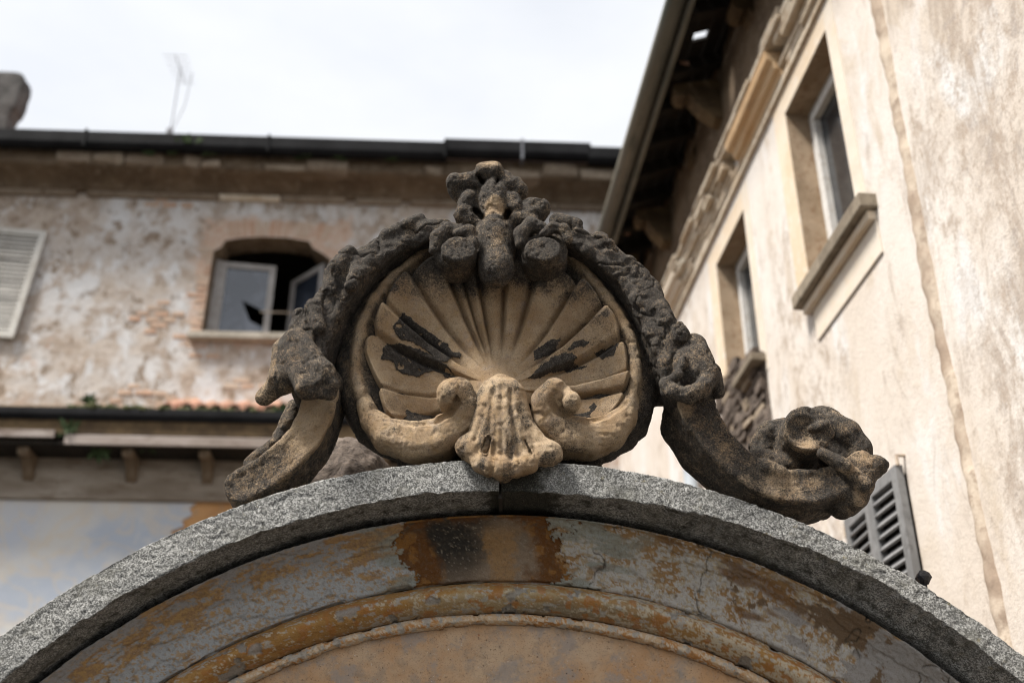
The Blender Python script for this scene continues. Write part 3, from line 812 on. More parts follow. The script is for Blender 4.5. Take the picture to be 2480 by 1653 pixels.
def box_of(pts, w0, w1, pad=.07):
    q = np.vstack([U([(p[0], p[1])], (w0 + w1) / 2) for p in pts])
    return (q[:, 0].min() - pad, q[:, 1].min() - pad, w0 - .03), (q[:, 0].max() + pad, q[:, 1].max() + pad, w1 + .03)
def path(pts, w):
    """[(px, py, half)] -> path and half widths"""
    return U([(p[0], p[1]) for p in pts], w), [p[2] for p in pts]

# --- medallion: thick drum with a raised ridge and a hollow for the shell
BODY = [(815, 956), (853, 1023), (912, 1062), (1000, 1080), (1103, 1086), (1203, 1088), (1320, 1086), (1424, 1084), (1483, 1076), (1545, 1040), (1580, 1005), (1592, 941), (1588, 870), (1570, 790), (1530, 710), (1470, 645), (1380, 585), (1280, 545), (1120, 545), (1020, 580), (930, 640), (870, 710), (828, 800), (813, 880)]
bp = U(BODY, 0)
b = Block((bp[:, 0].min() - .05, bp[:, 1].min() - .10, -.24), (bp[:, 0].max() + .05, bp[:, 1].max() + .05, .12), .0045)
b.put(b.poly(bp, -.17, .0, .028))
pl = U([(960, 1078), (1460, 1078)], 0); zc = 2.73
b.put(b.poly([(pl[0, 0], zc), (pl[1, 0], zc), (pl[1, 0], pl[1, 1]), (pl[0, 0], pl[0, 1])], -.19, -.035, .02), .02)
RID = [(1085, 575), (1020, 608), (960, 655), (908, 715), (876, 780), (862, 840), (860, 900), (874, 955)]
RIDR = [(1335, 580), (1395, 625), (1450, 690), (1500, 755), (1532, 825), (1543, 895), (1532, 955)]
for rp in (RID, RIDR):
    q, hw = path([(x, y, .042) for x, y in rp], .05)
    b.put(b.band(q, hw, -.06, .014, .030), .04)
    q, hw = path([(x, y, .015) for x, y in rp], .05)
    b.put(b.band(q, hw, -.03, .052, .014), .035)
for bk in ([(850, 690), (812, 780), (796, 870), (806, 930)], [(1560, 715), (1600, 800), (1612, 880), (1602, 930)], [(930, 620), (870, 680)], [(1470, 640), (1540, 700)]):
    b.put(b.band(U(bk, -.08), .052, -.14, -.03, .02), .02)
sc = U1(1205, 868, 0)
b.cut(b.ell((sc[0], sc[1], .13), (.385, .315, .25)), .02)
def crust_shade_med(V):  # soiling on both sides of the ridge, with shade darkened in as well
    x, z = V[:, 0], V[:, 1]; d = np.full(len(V), 9.0)
    for rp in (RID, RIDR):
        q = U(rp, .05)
        for i in range(len(q) - 1):
            ab = q[i + 1] - q[i]; t = np.clip(((x - q[i, 0]) * ab[0] + (z - q[i, 1]) * ab[1]) / (ab @ ab), 0, 1)
            d = np.minimum(d, np.hypot(x - q[i, 0] - t * ab[0], z - q[i, 1] - t * ab[1]))
    return .90 - .24 * sstep(.060, .020, d + .02 * (fbm(V, 20, 3, 9) - .5)) - .32 * sstep(.026, .008, d + .010 * (fbm(V, 40, 3, 9) - .5))
stone('medallion', b, crust_shade_med, seed=1)

# --- shell: a fan of ribs round a hub, hollow in the middle, scalloped rim
HUB = U1(1208, 948, 0)
OUT = [(958, 1012), (934, 992), (925, 962), (918, 927), (897, 883), (885, 847), (890, 818), (909, 802), (907, 785), (921, 751), (930, 735), (936, 721), (956, 689), (990, 662), (1000, 660), (1034, 640), (1062, 632), (1085, 648), (1105, 640), (1150, 640), (1200, 640), (1250, 640), (1300, 640), (1345, 655), (1374, 667), (1397, 684), (1426, 697), (1449, 721), (1470, 752), (1486, 768), (1500, 795), (1502, 812), (1521, 868), (1523, 898), (1514, 938), (1503, 968), (1484, 992), (1458, 1012)]
op = U(OUT, .05) - np.array(HUB[:2]); oa = np.arctan2(op[:, 0], op[:, 1]); orad = np.hypot(op[:, 0], op[:, 1])
k_ = np.argsort(oa); oa, orad = oa[k_], orad[k_]
GRV = [(955, 1010), (938, 938), (903, 812), (958, 757), (996, 672), (1072, 640), (1128, 700), (1160, 690), (1222, 690), (1292, 676), (1386, 706), (1440, 762), (1510, 826), (1514, 903), (1510, 948), (1460, 1012)]
gp = U(GRV, .03) - np.array(HUB[:2]); ga = np.sort(np.arctan2(gp[:, 0], gp[:, 1]))
RAISE = [.0, -.004, .020, .0, .004, .0, .002, .0, .0, .002, .0, .020, -.006, .020, .0]   # height of each rib
AMP = [.014, .018, .024, .030, .040, .026, .030, .018, .026, .030, .038, .030, .018, .024, .014]
ang = np.sort(np.r_[np.linspace(oa[0], oa[-1], 560), ga])
nr = 170; rho = np.linspace(0.02, 1.0, nr)
A, RO = np.meshgrid(ang, rho, indexing='ij')
ed = np.interp(ang, oa, orad); ed = np.convolve(np.pad(ed, 3, 'edge'), np.ones(7) / 7, 'valid')
seg = np.clip(np.searchsorted(ga, ang, 'right') - 1, 0, len(ga) - 2)
ph = np.clip((ang - ga[seg]) / (ga[seg + 1] - ga[seg]), 0, 1)
lean = np.where(np.arange(len(ga) - 1)[seg] < 7, .84, .16); lean = np.where(seg == 7, .5, lean)
ph2 = np.where(ph < lean, ph / lean * .5, .5 + (ph - lean) / (1 - lean) * .5)
rib = (.45 * np.sin(np.pi * ph2) ** .7 + .55 * (1 - np.abs(2 * ph2 - 1)) ** .9) * .80
gd = (np.minimum(ph, 1 - ph) * (ga[seg + 1] - ga[seg]))
amp = np.array(AMP)[seg]; rai = np.array(RAISE)[seg] * sstep(0, .22, ph) * sstep(1, .78, ph)
base = np.interp(RO, [0, .12, .35, .6, .82, 1.0], [.030, .012, -.020, -.028, .000, .056])
top = np.cos(np.clip(A, -1.9, 1.9))
base = base + RO ** 2 * .022 * (top - .3)
W = base + (amp[:, None] * rib[:, None] - .010) * sstep(.16, .85, RO) * 1.15 + rai[:, None] * sstep(.12, .4, RO) * sstep(1.08, .80, RO) * 1.0
W -= (.013 * np.exp(-(gd[:, None] * RO / .020) ** 2)) * sstep(.22, .55, RO)
W += .008
W -= .030 * sstep(.965, 1.0, RO) ** 2
RADI = RO * ed[:, None] * (1 + .022 * rib[:, None] * sstep(.8, 1, RO))
wob = .012 * (fbm(np.c_[RO.ravel() * .5, A.ravel() * .05, 0 * A.ravel()], 9, 2, 71) - .5).reshape(A.shape)
X = HUB[0] + RADI * np.sin(A + wob); Z = HUB[1] + RADI * np.cos(A + wob)
P = np.stack([X, Z, W], -1).reshape(-1, 3)
# where each point stands in the photograph, for the outlines of the peeling crust
yy = OY - P[:, 2]; fw = yy * CP + (P[:, 1] - EYE) * SP; up = -yy * SP + (P[:, 1] - EYE) * CP
SX, SY = 1240 + FPX * P[:, 0] / fw, 826.5 - FPX * up / fw
jx = 9 * (fbm(P, 34, 5, 81, .65) - .5) * 2; jy = 9 * (fbm(P, 34, 5, 82, .65) - .5) * 2
PATCH_L = [[(974, 762), (1000, 774), (1032, 798), (1056, 812), (1092, 846), (1117, 858), (1114, 869), (1096, 864), (1080, 880), (1056, 870), (1032, 850), (1004, 830), (968, 822), (958, 806), (952, 786)],
           [(932, 834), (968, 832), (1016, 846), (1056, 868), (1080, 886), (1108, 920), (1080, 915), (1052, 898), (1032, 901), (1016, 915), (992, 910), (960, 896), (956, 880), (920, 870)]]
PATCH_R = [[(1293, 870), (1293, 846), (1313, 838), (1337, 822), (1360, 818), (1345, 850), (1310, 868)], [(1374, 846), (1390, 826), (1410, 822), (1432, 834), (1402, 843)],
           [(1277, 916), (1309, 886), (1345, 862), (1382, 852), (1396, 862), (1386, 878), (1402, 888), (1426, 889), (1418, 897), (1370, 901), (1337, 905), (1293, 920)], [(1436, 853), (1470, 842), (1500, 828), (1482, 863), (1458, 869)]]
pl = np.zeros(len(P), bool); pr = np.zeros(len(P), bool)
for q in PATCH_L: pl |= inside(q, SX + jx, SY + jy)
for q in PATCH_R: pr |= inside(q, SX + jx, SY + jy)
hole = (fbm(P, 34, 4, 84, .65) > .69)
pl &= ~hole
crust_shade = .02 + .95 * sstep(765, 640, SY + 35 * (fbm(P, 12, 3, 85) - .5)) + .28 * sstep(.60, 1.0, RO.ravel()) * (fbm(P, 10, 3, 86) > .52)  # top of the shell: the overhang's shade darkened into the colour
crust_shade = np.where(pl, 1.25, np.where(pr, .98, crust_shade + .30 * inside([(1290, 850), (1470, 752), (1502, 800), (1500, 815), (1300, 895)], SX + jx, SY + jy)))
P[:, 2] += .0045 * pl * (1 + .8 * (fbm(P, 70, 3, 87) - .5)) + .0010 * pr
P[:, 2] += .005 * (fbm(P, 11, 4, 88) - .5) + .0022 * (fbm(P, 60, 3, 89) - .5)
na = len(ang); P = P.reshape(na, nr, 3)
skirt = P[:, -1:, :].copy(); skirt[..., 2] = -.05
hubback = P[:, :1, :].copy()
P = np.concatenate([P, skirt], 1); crust_shade = np.c_[crust_shade.reshape(na, nr), crust_shade.reshape(na, nr)[:, -1] + .3]
P = P.reshape(-1, 3)
Wd = np.c_[P[:, 0] - OX, -P[:, 2], P[:, 1] - OZ]; F = grid_faces(na, nr + 1)
if vert_normals(Wd, F)[:, 1].mean() > 0: F = F[:, ::-1]
mesh_obj('shell', Wd, F, M_SAND, shellroot, True, {'crust_shade': crust_shade.ravel()})

# --- lower rim sweeping into two volutes
def volute(pts, eye, groove, seed):
    q, hw = path([p[:3] for p in pts], .09); w1 = [p[3] for p in pts]
    lo, hi = box_of(pts, -.05, .16, .09); b = Block(lo, hi, .004)
    b.put(b.band(q, hw, -.04, w1, .034))
    for (ex, ey, er, ew) in eye: b.put(b.ell(U1(ex, ey, ew), (er, er * 1.1, er)), .012)
    b.cut(b.chain([U1(x, y, w - .012) for x, y, w in groove], [.010, .011, .012, .012, .012, .011, .010, .008]), .008)
    return stone('volute', b, lump=.0025, crust_shade=lambda V: .12 + .34 * sstep(.45, .66, fbm(V, 11, 5, seed + 40)) + .55 * sstep(.02, -.03, V[:, 2]), seed=seed)
volute([(872, 945, .024, .052), (892, 990, .034, .06), (935, 1032, .047, .07), (1000, 1050, .054, .08), (1062, 1047, .055, .095), (1108, 1018, .050, .11), (1126, 978, .042, .125), (1112, 950, .040, .135), (1088, 950, .034, .13)],
       [(1092, 950, .038, .115), (1076, 972, .020, .10)],
       [(905, 985, .064), (950, 1014, .074), (1005, 1027, .084), (1058, 1018, .098), (1092, 1000, .112), (1106, 976, .130), (1100, 958, .142), (1084, 956, .145)], 11)
volute([(1534, 945, .024, .052), (1520, 985, .036, .06), (1482, 1022, .048, .07), (1430, 1040, .054, .08), (1372, 1038, .055, .095), (1330, 1008, .050, .11), (1322, 970, .042, .125), (1342, 950, .038, .135), (1364, 956, .028, .125)],
       [(1384, 970, .026, .115), (1388, 984, .016, .10)],
       [(1512, 975, .064), (1470, 1004, .074), (1420, 1021, .084), (1372, 1012, .098), (1347, 994, .112), (1336, 972, .130), (1345, 954, .142), (1362, 957, .142)], 12)

# --- palmette between the volutes, drilled
lo, hi = box_of([(1100, 915), (1365, 1150)], 0, .19, .06); b = Block(lo, hi, .0036)
PAL = [(1162, 945), (1176, 928), (1207, 917), (1240, 925), (1266, 944), (1278, 985), (1288, 1015), (1316, 1048), (1346, 1080), (1360, 1108), (1338, 1120), (1306, 1117), (1302, 1133), (1270, 1144), (1219, 1148), (1180, 1144), (1152, 1132), (1146, 1114), (1122, 1104), (1106, 1078), (1128, 1055), (1150, 1015), (1155, 975)]
b.put(b.poly(U(PAL, .10), .0, .125, .035))
b.put(b.ell(U1(1214, 1035, .070), (.082, .16, .080)), .03)
for x, y, r, w in [(1164, 1120, .028, .115), (1192, 1130, .028, .125), (1218, 1134, .028, .128), (1246, 1132, .028, .125), (1282, 1120, .030, .115), (1334, 1096, .034, .10), (1130, 1082, .032, .10), (1312, 1106, .028, .10), (1146, 1100, .026, .10)]:
    b.put(b.ell(U1(x, y, w), (r, r, r)), .016)
for p0, p1, r in [((1185, 1062), (1169, 1092), .0085), ((1270, 1064), (1285, 1098), .009), ((1203, 1112), (1207, 1120), .007), ((1254, 1120), (1256, 1124), .005)]:
    for w in (.085, .10, .115, .13, .145, .16, .175, .19, .205): b.cut(b.cap(U1(*p0, w), U1(*p1, w), r * .72), .003)
def flutes(V):
    d = np.zeros(len(V))
    for a, c, g in [((1192, 948), (1178, 1100), .013), ((1237, 948), (1254, 1100), .013), ((1172, 985), (1150, 1062), .010), ((1258, 985), (1296, 1066), .010), ((1215, 940), (1215, 1100), .010), ((1204, 1000), (1196, 1110), .006), ((1227, 1000), (1236, 1110), .006), ((1196, 1080), (1192, 1145), .010), ((1238, 1080), (1240, 1140), .010), ((1160, 1080), (1148, 1118), .008), ((1290, 1085), (1312, 1128), .008)]:
        p, q_ = U([a], .13)[0], U([c], .13)[0]; ab = q_ - p
        t = np.clip(((V[:, 0] - p[0]) * ab[0] + (V[:, 1] - p[1]) * ab[1]) / (ab @ ab), 0, 1)
        d -= g * np.exp(-(np.hypot(V[:, 0] - p[0] - t * ab[0], V[:, 1] - p[1] - t * ab[1]) / .0085) ** 2)
    return d * .8 * (V[:, 2] > .05)
stone('palmette', b, lambda V: .12 + .42 * sstep(.46, .64, fbm(V * np.array([2.4, .7, 1]), 13, 5, 60)), seed=20, lump=.003, extra=flutes)

# --- leafy garlands arching over the medallion
GL = [(1105, 552, .034), (1042, 547, .036), (985, 560, .039), (925, 590, .042), (880, 625, .045), (838, 668, .049), (800, 715, .052), (774, 765, .054), (752, 815, .056), (738, 862, .054), (730, 905, .045)]
GR = [(1322, 558, .034), (1378, 560, .036), (1430, 584, .039), (1480, 614, .042), (1524, 655, .044), (1560, 702, .046), (1592, 755, .049), (1618, 810, .051), (1642, 868, .052), (1660, 915, .045)]
def garland(pts, leaves, seed):
    q, hw = path(pts, .12); lo, hi = box_of(pts, -.07, .17, .10); b = Block(lo, hi, .0042)
    b.put(b.band(q, hw, -.06, .115, .022))
    rr = random.Random(seed); L = np.r_[0, np.cumsum(np.hypot(*np.diff(q, axis=0).T))]
    for t in np.arange(.05, .97, .085):
        x = np.interp(t * L[-1], L, q[:, 0]); z = np.interp(t * L[-1], L, q[:, 1]); h = np.interp(t * L[-1], L, hw)
        x2 = np.interp(min(t + .05, 1) * L[-1], L, q[:, 0]); z2 = np.interp(min(t + .05, 1) * L[-1], L, q[:, 1])
        d = np.array([x2 - x, z2 - z]); d /= np.linalg.norm(d) + 1e-9; nn = np.array([-d[1], d[0]])
        for side in (-.66, .05, .60) if rr.random() < .8 else (.6,):
            o = side * h + rr.uniform(-.008, .008); l = rr.uniform(.040, .068)
            a = np.array([x, z]) + nn * o; c = a + d * l + nn * rr.uniform(-.012, .012)
            b.put(b.cap((a[0], a[1], .100 + rr.uniform(-.012, .008)), (c[0], c[1], .098 + rr.uniform(-.014, .006)), rr.uniform(.016, .024), rr.uniform(.014, .022)), .008)
    for (x0, y0, x1, y1, r0, r1, w) in leaves:
        b.put(b.cap(U1(x0, y0, w), U1(x1, y1, w + .01), r0, r1), .006)
    def extra(V): return -.0075 * sstep(.028, .0, np.abs(fbm(V, 11, 3, seed + 6) - .5)) * sstep(.06, .09, V[:, 2])
    return stone('garland', b, lambda V: .86 + .25 * (fbm(V, 8, 3, seed) - .5), seed=seed, lump=.0035, extra=extra)
garland(GL, [(760, 745, 772, 795, .030, .022, .115), (808, 660, 800, 705, .030, .024, .10), (845, 612, 815, 650, .026, .03, .10), (865, 660, 850, 690, .024, .02, .12), (1015, 535, 985, 545, .024, .02, .10), (725, 760, 715, 800, .02, .022, .08)], 31)
garland(GR, [(1350, 535, 1395, 545, .026, .022, .10), (1560, 665, 1530, 640, .02, .018, .09), (1640, 800, 1650, 815, .03, .028, .11), (1600, 745, 1615, 775, .024, .022, .11), (1450, 575, 1475, 590, .02, .02, .1)], 37)

# --- husks of folded leaves at the garland ends
lo, hi = box_of([(610, 800), (830, 995)], -.04, .20, .06); b = Block(lo, hi, .004)
b.put(b.cap(U1(716, 828, .10), U1(782, 905, .145), .042, .034)).put(b.cap(U1(782, 905, .145), U1(806, 932, .15), .034, .018), .02)
b.put(b.cap(U1(706, 850, .10), U1(745, 938, .145), .040, .036), .008).put(b.cap(U1(745, 938, .145), U1(798, 952, .135), .030, .020), .012)
b.put(b.cap(U1(692, 850, .08), U1(690, 915, .09), .040, .046), .010).put(b.cap(U1(690, 915, .07), U1(640, 962, .055), .036, .026), .02)
b.put(b.cap(U1(726, 850, .13), U1(772, 922, .172), .016, .012), .006)
b.put(b.cap(U1(712, 872, .13), U1(728, 940, .172), .016, .014), .006)
b.put(b.cap(U1(750, 900, .02), U1(790, 930, .02), .06, .05), .02)
stone('leaf_husk', b, lambda V: .78 - .22 * (V[:, 0] < U1(672, 950, .06)[0]), seed=41, lump=.002)
lo, hi = box_of([(1590, 820), (1760, 985)], -.04, .20, .06); b = Block(lo, hi, .004)
b.put(b.ell(U1(1672, 895, .09), (.062, .075, .06))).put(b.cap(U1(1680, 840, .09), U1(1700, 905, .11), .040, .048), .02)
b.put(b.chain([U1(1612, 928, .13), U1(1632, 950, .15), U1(1668, 956, .16), U1(1702, 940, .155), U1(1722, 905, .13)], [.020, .022, .024, .024, .022], .01), .012)
b.put(b.chain([U1(1616, 925, .14), U1(1642, 908, .155), U1(1655, 870, .15)], [.014, .013, .012], .01), .007)
b.put(b.cap(U1(1722, 905, .07), U1(1740, 950, .06), .032, .018), .012)
b.put(b.cap(U1(1640, 940, .03), U1(1690, 950, .03), .05, .05), .02)
stone('leaf_husk', b, .80, seed=43, lump=.0025)

# --- crest: drilled leaves over a drooping bulb
lo, hi = box_of([(1075, 395), (1340, 700)], -.03, .22, .05); b = Block(lo, hi, .0036)
CREST = [(1102, 518), (1109, 509), (1113, 490), (1111, 481), (1095, 470), (1081, 450), (1082, 437), (1102, 420), (1118, 421), (1132, 418), (1148, 414), (1155, 405), (1178, 401), (1205, 401), (1211, 417), (1224, 422), (1231, 434), (1251, 435), (1270, 444), (1275, 458), (1263, 479), (1264, 484), (1276, 481), (1293, 486), (1320, 484), (1333, 502), (1320, 520), (1299, 530), (1285, 560), (1120, 560)]
b.put(b.poly(U(CREST, .075), .02, .088, .022))
b.put(b.ell(U1(1199, 590, .075), (.064, .125, .066))).put(b.ell(U1(1201, 648, .105), (.055, .066, .050)), .025)
b.put(b.cap(U1(1140, 540, .06), U1(1275, 540, .06), .040), .02)
b.put(b.ell(U1(1196, 488, .085), (.048, .085, .050)), .010)
for x0, y0, x1, y1, r0, r1, w in [(1170, 416, 1196, 414, .030, .032, .10), (1150, 440, 1102, 440, .034, .034, .085), (1102, 445, 1100, 462, .026, .018, .075), (1135, 480, 1128, 492, .030, .030, .085), (1125, 515, 1140, 522, .030, .030, .085),
                                  (1108, 525, 1150, 535, .016, .022, .085), (1224, 432, 1228, 450, .026, .032, .085), (1248, 452, 1258, 462, .034, .030, .075), (1240, 485, 1244, 505, .030, .034, .09), (1285, 500, 1312, 500, .030, .028, .08), (1280, 518, 1300, 512, .030, .024, .085), (1250, 530, 1290, 538, .028, .026, .09), (1182, 440, 1182, 520, .05, .05, .03), (1140, 460, 1240, 460, .035, .035, .03)]:
    b.put(b.cap(U1(x0, y0, w), U1(x1, y1, w), r0 * .92, r1 * .92), .010)
for p0, p1, r in [((1150, 508), (1168, 527), .0125), ((1232, 512), (1226, 526), .0125), ((1160, 427), (1168, 442), .0115), ((1206, 432), (1203, 445), .010)]:
    for w in (.07, .09, .11, .13, .15): b.cut(b.cap(U1(*p0, w), U1(*p1, w), r), .004)
def crest_crust(V):
    s_ = U1(1198, 492, .14); s2 = U1(1180, 404, .1)
    d = np.hypot(V[:, 0] - s_[0], (V[:, 1] - s_[1])); d2 = np.hypot((V[:, 0] - s2[0]) * .6, V[:, 1] - s2[1])
    return .82 - .75 * sstep(.045, .015, d + .03 * (fbm(V, 40, 3, 5) - .5)) - .5 * sstep(.04, .01, d2) + .22 * (fbm(V, 12, 3, 6) - .5)
stone('crest', b, crest_crust, seed=51, lump=.005)

def crest_scroll(c, rx, rz, fx, curl, seed):
    lo, hi = box_of([(c[0] - 75, c[1] - 75), (c[0] + 75, c[1] + 70)], -.03, .20, .03); b = Block(lo, hi, .0036)
    u = U1(*c, .15); n_ = 28
    q = [(u[0] + rx * math.cos(a), u[1] + rz * math.sin(a)) for a in np.linspace(0, 2 * math.pi, n_, endpoint=False)]
    b.put(b.poly(q, .03, .135, .012))
    u = U1(c[0] + fx, c[1] + 8, .16)
    b.put(b.poly([(u[0] + rx * .80 * math.cos(a), u[1] + rz * .70 * math.sin(a)) for a in np.linspace(0, 2 * math.pi, n_, endpoint=False)], .09, .170, .007), .004)
    for (pts, rad, w) in curl: b.put(b.chain([U1(x, y, w) for x, y in pts], rad, .01), .006)
    return stone('crest_scroll', b, lambda V: .86 + .3 * (fbm(V, 14, 3, seed) - .5), seed=seed, lump=.002, fine=.0016, it=1)
crest_scroll((1102, 597), .066, .062, 8, [([(1052, 605), (1060, 575), (1085, 558), (1110, 566)], [.018, .022, .024, .018], .13), ([(1110, 566), (1135, 560), (1146, 590), (1144, 612)], [.016, .020, .016, .012], .145)], 53)
crest_scroll((1320, 597), .070, .062, -5, [([(1262, 590), (1262, 565), (1285, 545), (1312, 552)], [.018, .022, .024, .020], .135), ([(1316, 566), (1340, 550), (1366, 556), (1376, 580)], [.014, .017, .018, .016], .155)], 54)

# --- scroll arms
lo, hi = box_of([(570, 940), (820, 1225)], -.20, .09, .05); b = Block(lo, hi, .0042)
q, hw = path([(777, 950, .052), (764, 1003, .050), (738, 1055, .049), (694, 1104, .050), (645, 1142, .050), (586, 1174, .052)], .05)
b.put(b.band(q, hw, -.10, .055, .006))
b.cut(b.band(q, np.array(hw) * .6, .0535, .2, .01), .012)
for x0, y0, x1, y1, r, w in [(712, 985, 702, 1020, .024, -.07), (700, 1020, 680, 1055, .026, -.08), (662, 1078, 645, 1096, .022, -.07), (632, 1102, 608, 1122, .022, -.06), (770, 1020, 750, 1080, .05, -.12), (745, 1080, 705, 1130, .05, -.12), (690, 1130, 640, 1175, .05, -.10)]:
    b.put(b.cap(U1(x0, y0, w), U1(x1, y1, w), r), .015)
tanp = U([(770, 960), (720, 1080)], .05)
def arm_crust(V):
    k = np.exp(-((V[:, 0] - tanp[:, 0].mean() - .01) / .09) ** 2 - ((V[:, 1] - tanp[:, 1].mean() - .03) / .16) ** 2)
    return .72 - .72 * k * (V[:, 2] > .035)
stone('scroll_arm', b, arm_crust, seed=61, lump=.003, it=1)

lo, hi = box_of([(1610, 950), (2160, 1275)], -.20, .14, .06); b = Block(lo, hi, .0046)
q, hw = path([(1680, 955, .056), (1700, 1010, .052), (1735, 1066, .048), (1785, 1116, .046), (1840, 1154, .047), (1900, 1174, .050), (1965, 1178, .051), (2022, 1166, .047), (2064, 1142, .040), (2088, 1112, .030)], .05)
b.put(b.band(q, hw, -.15, .055, .008))
b.cut(b.band(q[:8], np.array(hw[:8]) * .6, .0535, .2, .01), .012)
for x0, y0, x1, y1, r0, r1, w in [(1640, 990, 1640, 1040, .045, .05, -.12), (1645, 1040, 1680, 1100, .05, .05, -.13), (1690, 1110, 1740, 1160, .05, .045, -.12), (2068, 1196, 2040, 1215, .045, .05, -.02), (2084, 1178, 2068, 1205, .032, .036, .02),
                                  (1992, 1098, 2045, 1128, .018, .022, .10), (2045, 1128, 2096, 1176, .022, .022, .075), (2085, 1150, 2122, 1128, .036, .032, .03), (2122, 1128, 2143, 1124, .024, .012, .03), (2075, 1130, 2090, 1165, .034, .034, .03), (1855, 1128, 1885, 1142, .022, .018, .05)]:
    b.put(b.cap(U1(x0, y0, w), U1(x1, y1, w), r0, r1), .014)
stone('scroll_arm', b, lambda V: .78 - .34 * sstep(.50, .66, fbm(V, 7, 4, 71)) * (V[:, 2] > .035), seed=63, lump=.0028, it=1)

# --- flower rolled up in the right scroll
lo, hi = box_of([(1820, 970), (2110, 1150)], -.22, .12, .05); b = Block(lo, hi, .0042)
def rolled(c, rx, rz, w0, w1):
    u = U1(*c, (w0 + w1) / 2); u2 = U1(*c, w1)
    return b.poly([(u2[0] + rx * math.cos(a), u2[1] + rz * math.sin(a)) for a in np.linspace(0, 2 * math.pi, 28, endpoint=False)], w0, w1, .005)
b.put(rolled((1958, 1036), .068, .070, -.17, .078))
b.put(b.ell(U1(1990, 1030, -.085), (.066, .056, .07)), .02)
b.cut(b.ell(U1(1953, 1038, .094), (.056, .056, .034)), .004)
b.put(b.chain([U1(1966, 1036, .075), U1(1995, 1030, .085), U1(2012, 1050, .075)], [.011, .015, .012], .01), .008)
for x0, y0, x1, y1, r0, r1, w in [(1862, 1050, 1900, 1040, .040, .036, -.06), (1850, 1082, 1880, 1100, .045, .045, -.08), (1838, 1102, 1870, 1128, .030, .04, -.06), (1900, 1090, 1930, 1120, .06, .06, -.12), (1905, 1075, 1912, 1120, .022, .03, -.02),
                                  (2020, 1030, 2050, 1050, .040, .042, -.03), (2050, 1050, 2080, 1085, .042, .036, -.03), (2080, 1085, 2088, 1130, .036, .034, -.03), (2030, 1080, 2050, 1120, .05, .05, -.07), (1960, 1100, 2030, 1110, .05, .05, -.14)]:
    b.put(b.cap(U1(x0, y0, w), U1(x1, y1, w), r0, r1), .012)
lipx, lipz, _ = U1(1950, 1078, .07)
stone('rolled_flower', b, lambda V: .78 + .25 * (fbm(V, 10, 3, 75) - .5) - .5 * np.exp(-((V[:, 0] - lipx) / .045) ** 2 - ((V[:, 1] - lipz) / .022) ** 2) * (V[:, 2] > .05), seed=65, lump=.0015, fine=.0008, it=1)

# ------------------------------------------------------------------ far villa closing the courtyard
AL = R(2.84)
villa = empty('derelict_villa', (0, 11.5, 0), AL)
tag(villa, 'decaying villa facing the gate with rose-grey plaster, broken cornice and half-open arched window', 'house')
def on_villa(px, py, off=0.0):
    """photograph point -> (x, z) on the villa's front, off metres in front of it"""
    dx, dy = px - 1240.0, 826.5 - py
    d = Vector((dx, FPX * CP - dy * SP, FPX * SP + dy * CP)); nL = Vector((-math.sin(AL), math.cos(AL), 0))
    o = Vector((0, 11.5, 0)) - nL * off; t = (nL.dot(o) - nL.dot(Vector((0, 0, EYE)))) / nL.dot(d)
    X = Vector((0, 0, EYE)) + d * t - Vector((0, 11.5, 0))
    return X.x * math.cos(AL) + X.y * math.sin(AL), X.z
def wall_face(name, outline, holes, mat, parent, depth, y=0.0, reveal_mat=None):
    """front sheet with openings; each opening gets a reveal running back into the wall"""
    loops = [[Vector((x, z, 0)) for x, z in l] for l in [outline] + holes]
    flat = [p for l in loops for p in l]
    tris = tessellate_polygon(loops)
    mb = MB(); mb.add([(p.x, y, p.y) for p in flat], [tuple(t) for t in tris])
    o = mb.build(name, mat, parent)
    for h in holes:
        n = len(h); r = MB()
        r.add([(x, y, z) for x, z in h] + [(x, y + depth, z) for x, z in h], [(i, (i + 1) % n, (i + 1) % n + n, i + n) for i in range(n)])
        r.build('window_reveal', reveal_mat or mat, parent)
    return o
# walls with the window opening
WIN = [(-3.61, 7.71), (-2.20, 7.71), (-2.20, 8.78), (-2.30, 8.86), (-2.42, 8.93), (-2.48, 9.03), (-2.75, 9.075), (-3.05, 9.08), (-3.30, 9.055), (-3.49, 9.01), (-3.53, 8.91), (-3.61, 8.86)]
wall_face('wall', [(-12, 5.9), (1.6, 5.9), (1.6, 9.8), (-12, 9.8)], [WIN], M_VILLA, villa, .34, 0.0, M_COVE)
MB().box(-12, 1.6, 0.012, .3, 0, 5.9).build('lower_wall', M_ORANGE, villa)
# fresco, its torn edge laid over the orange render
edge = [(-3.40, 5.66), (-3.46, 5.60), (-3.42, 5.53), (-3.52, 5.46), (-3.49, 5.40), (-3.62, 5.34), (-3.57, 5.22), (-3.66, 5.10), (-3.60, 4.6), (-3.7, 3.2)]
MB().prism([(-12, 3.2), (-12, 5.66)] + edge, -.008, .02).build('fresco_panel', M_FRESCO, villa)
# dark room behind the window
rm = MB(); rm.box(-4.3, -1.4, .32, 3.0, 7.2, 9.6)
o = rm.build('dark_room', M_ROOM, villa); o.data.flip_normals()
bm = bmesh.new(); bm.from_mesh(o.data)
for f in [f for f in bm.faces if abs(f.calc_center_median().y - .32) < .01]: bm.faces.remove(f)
bm.to_mesh(o.data); bm.free()
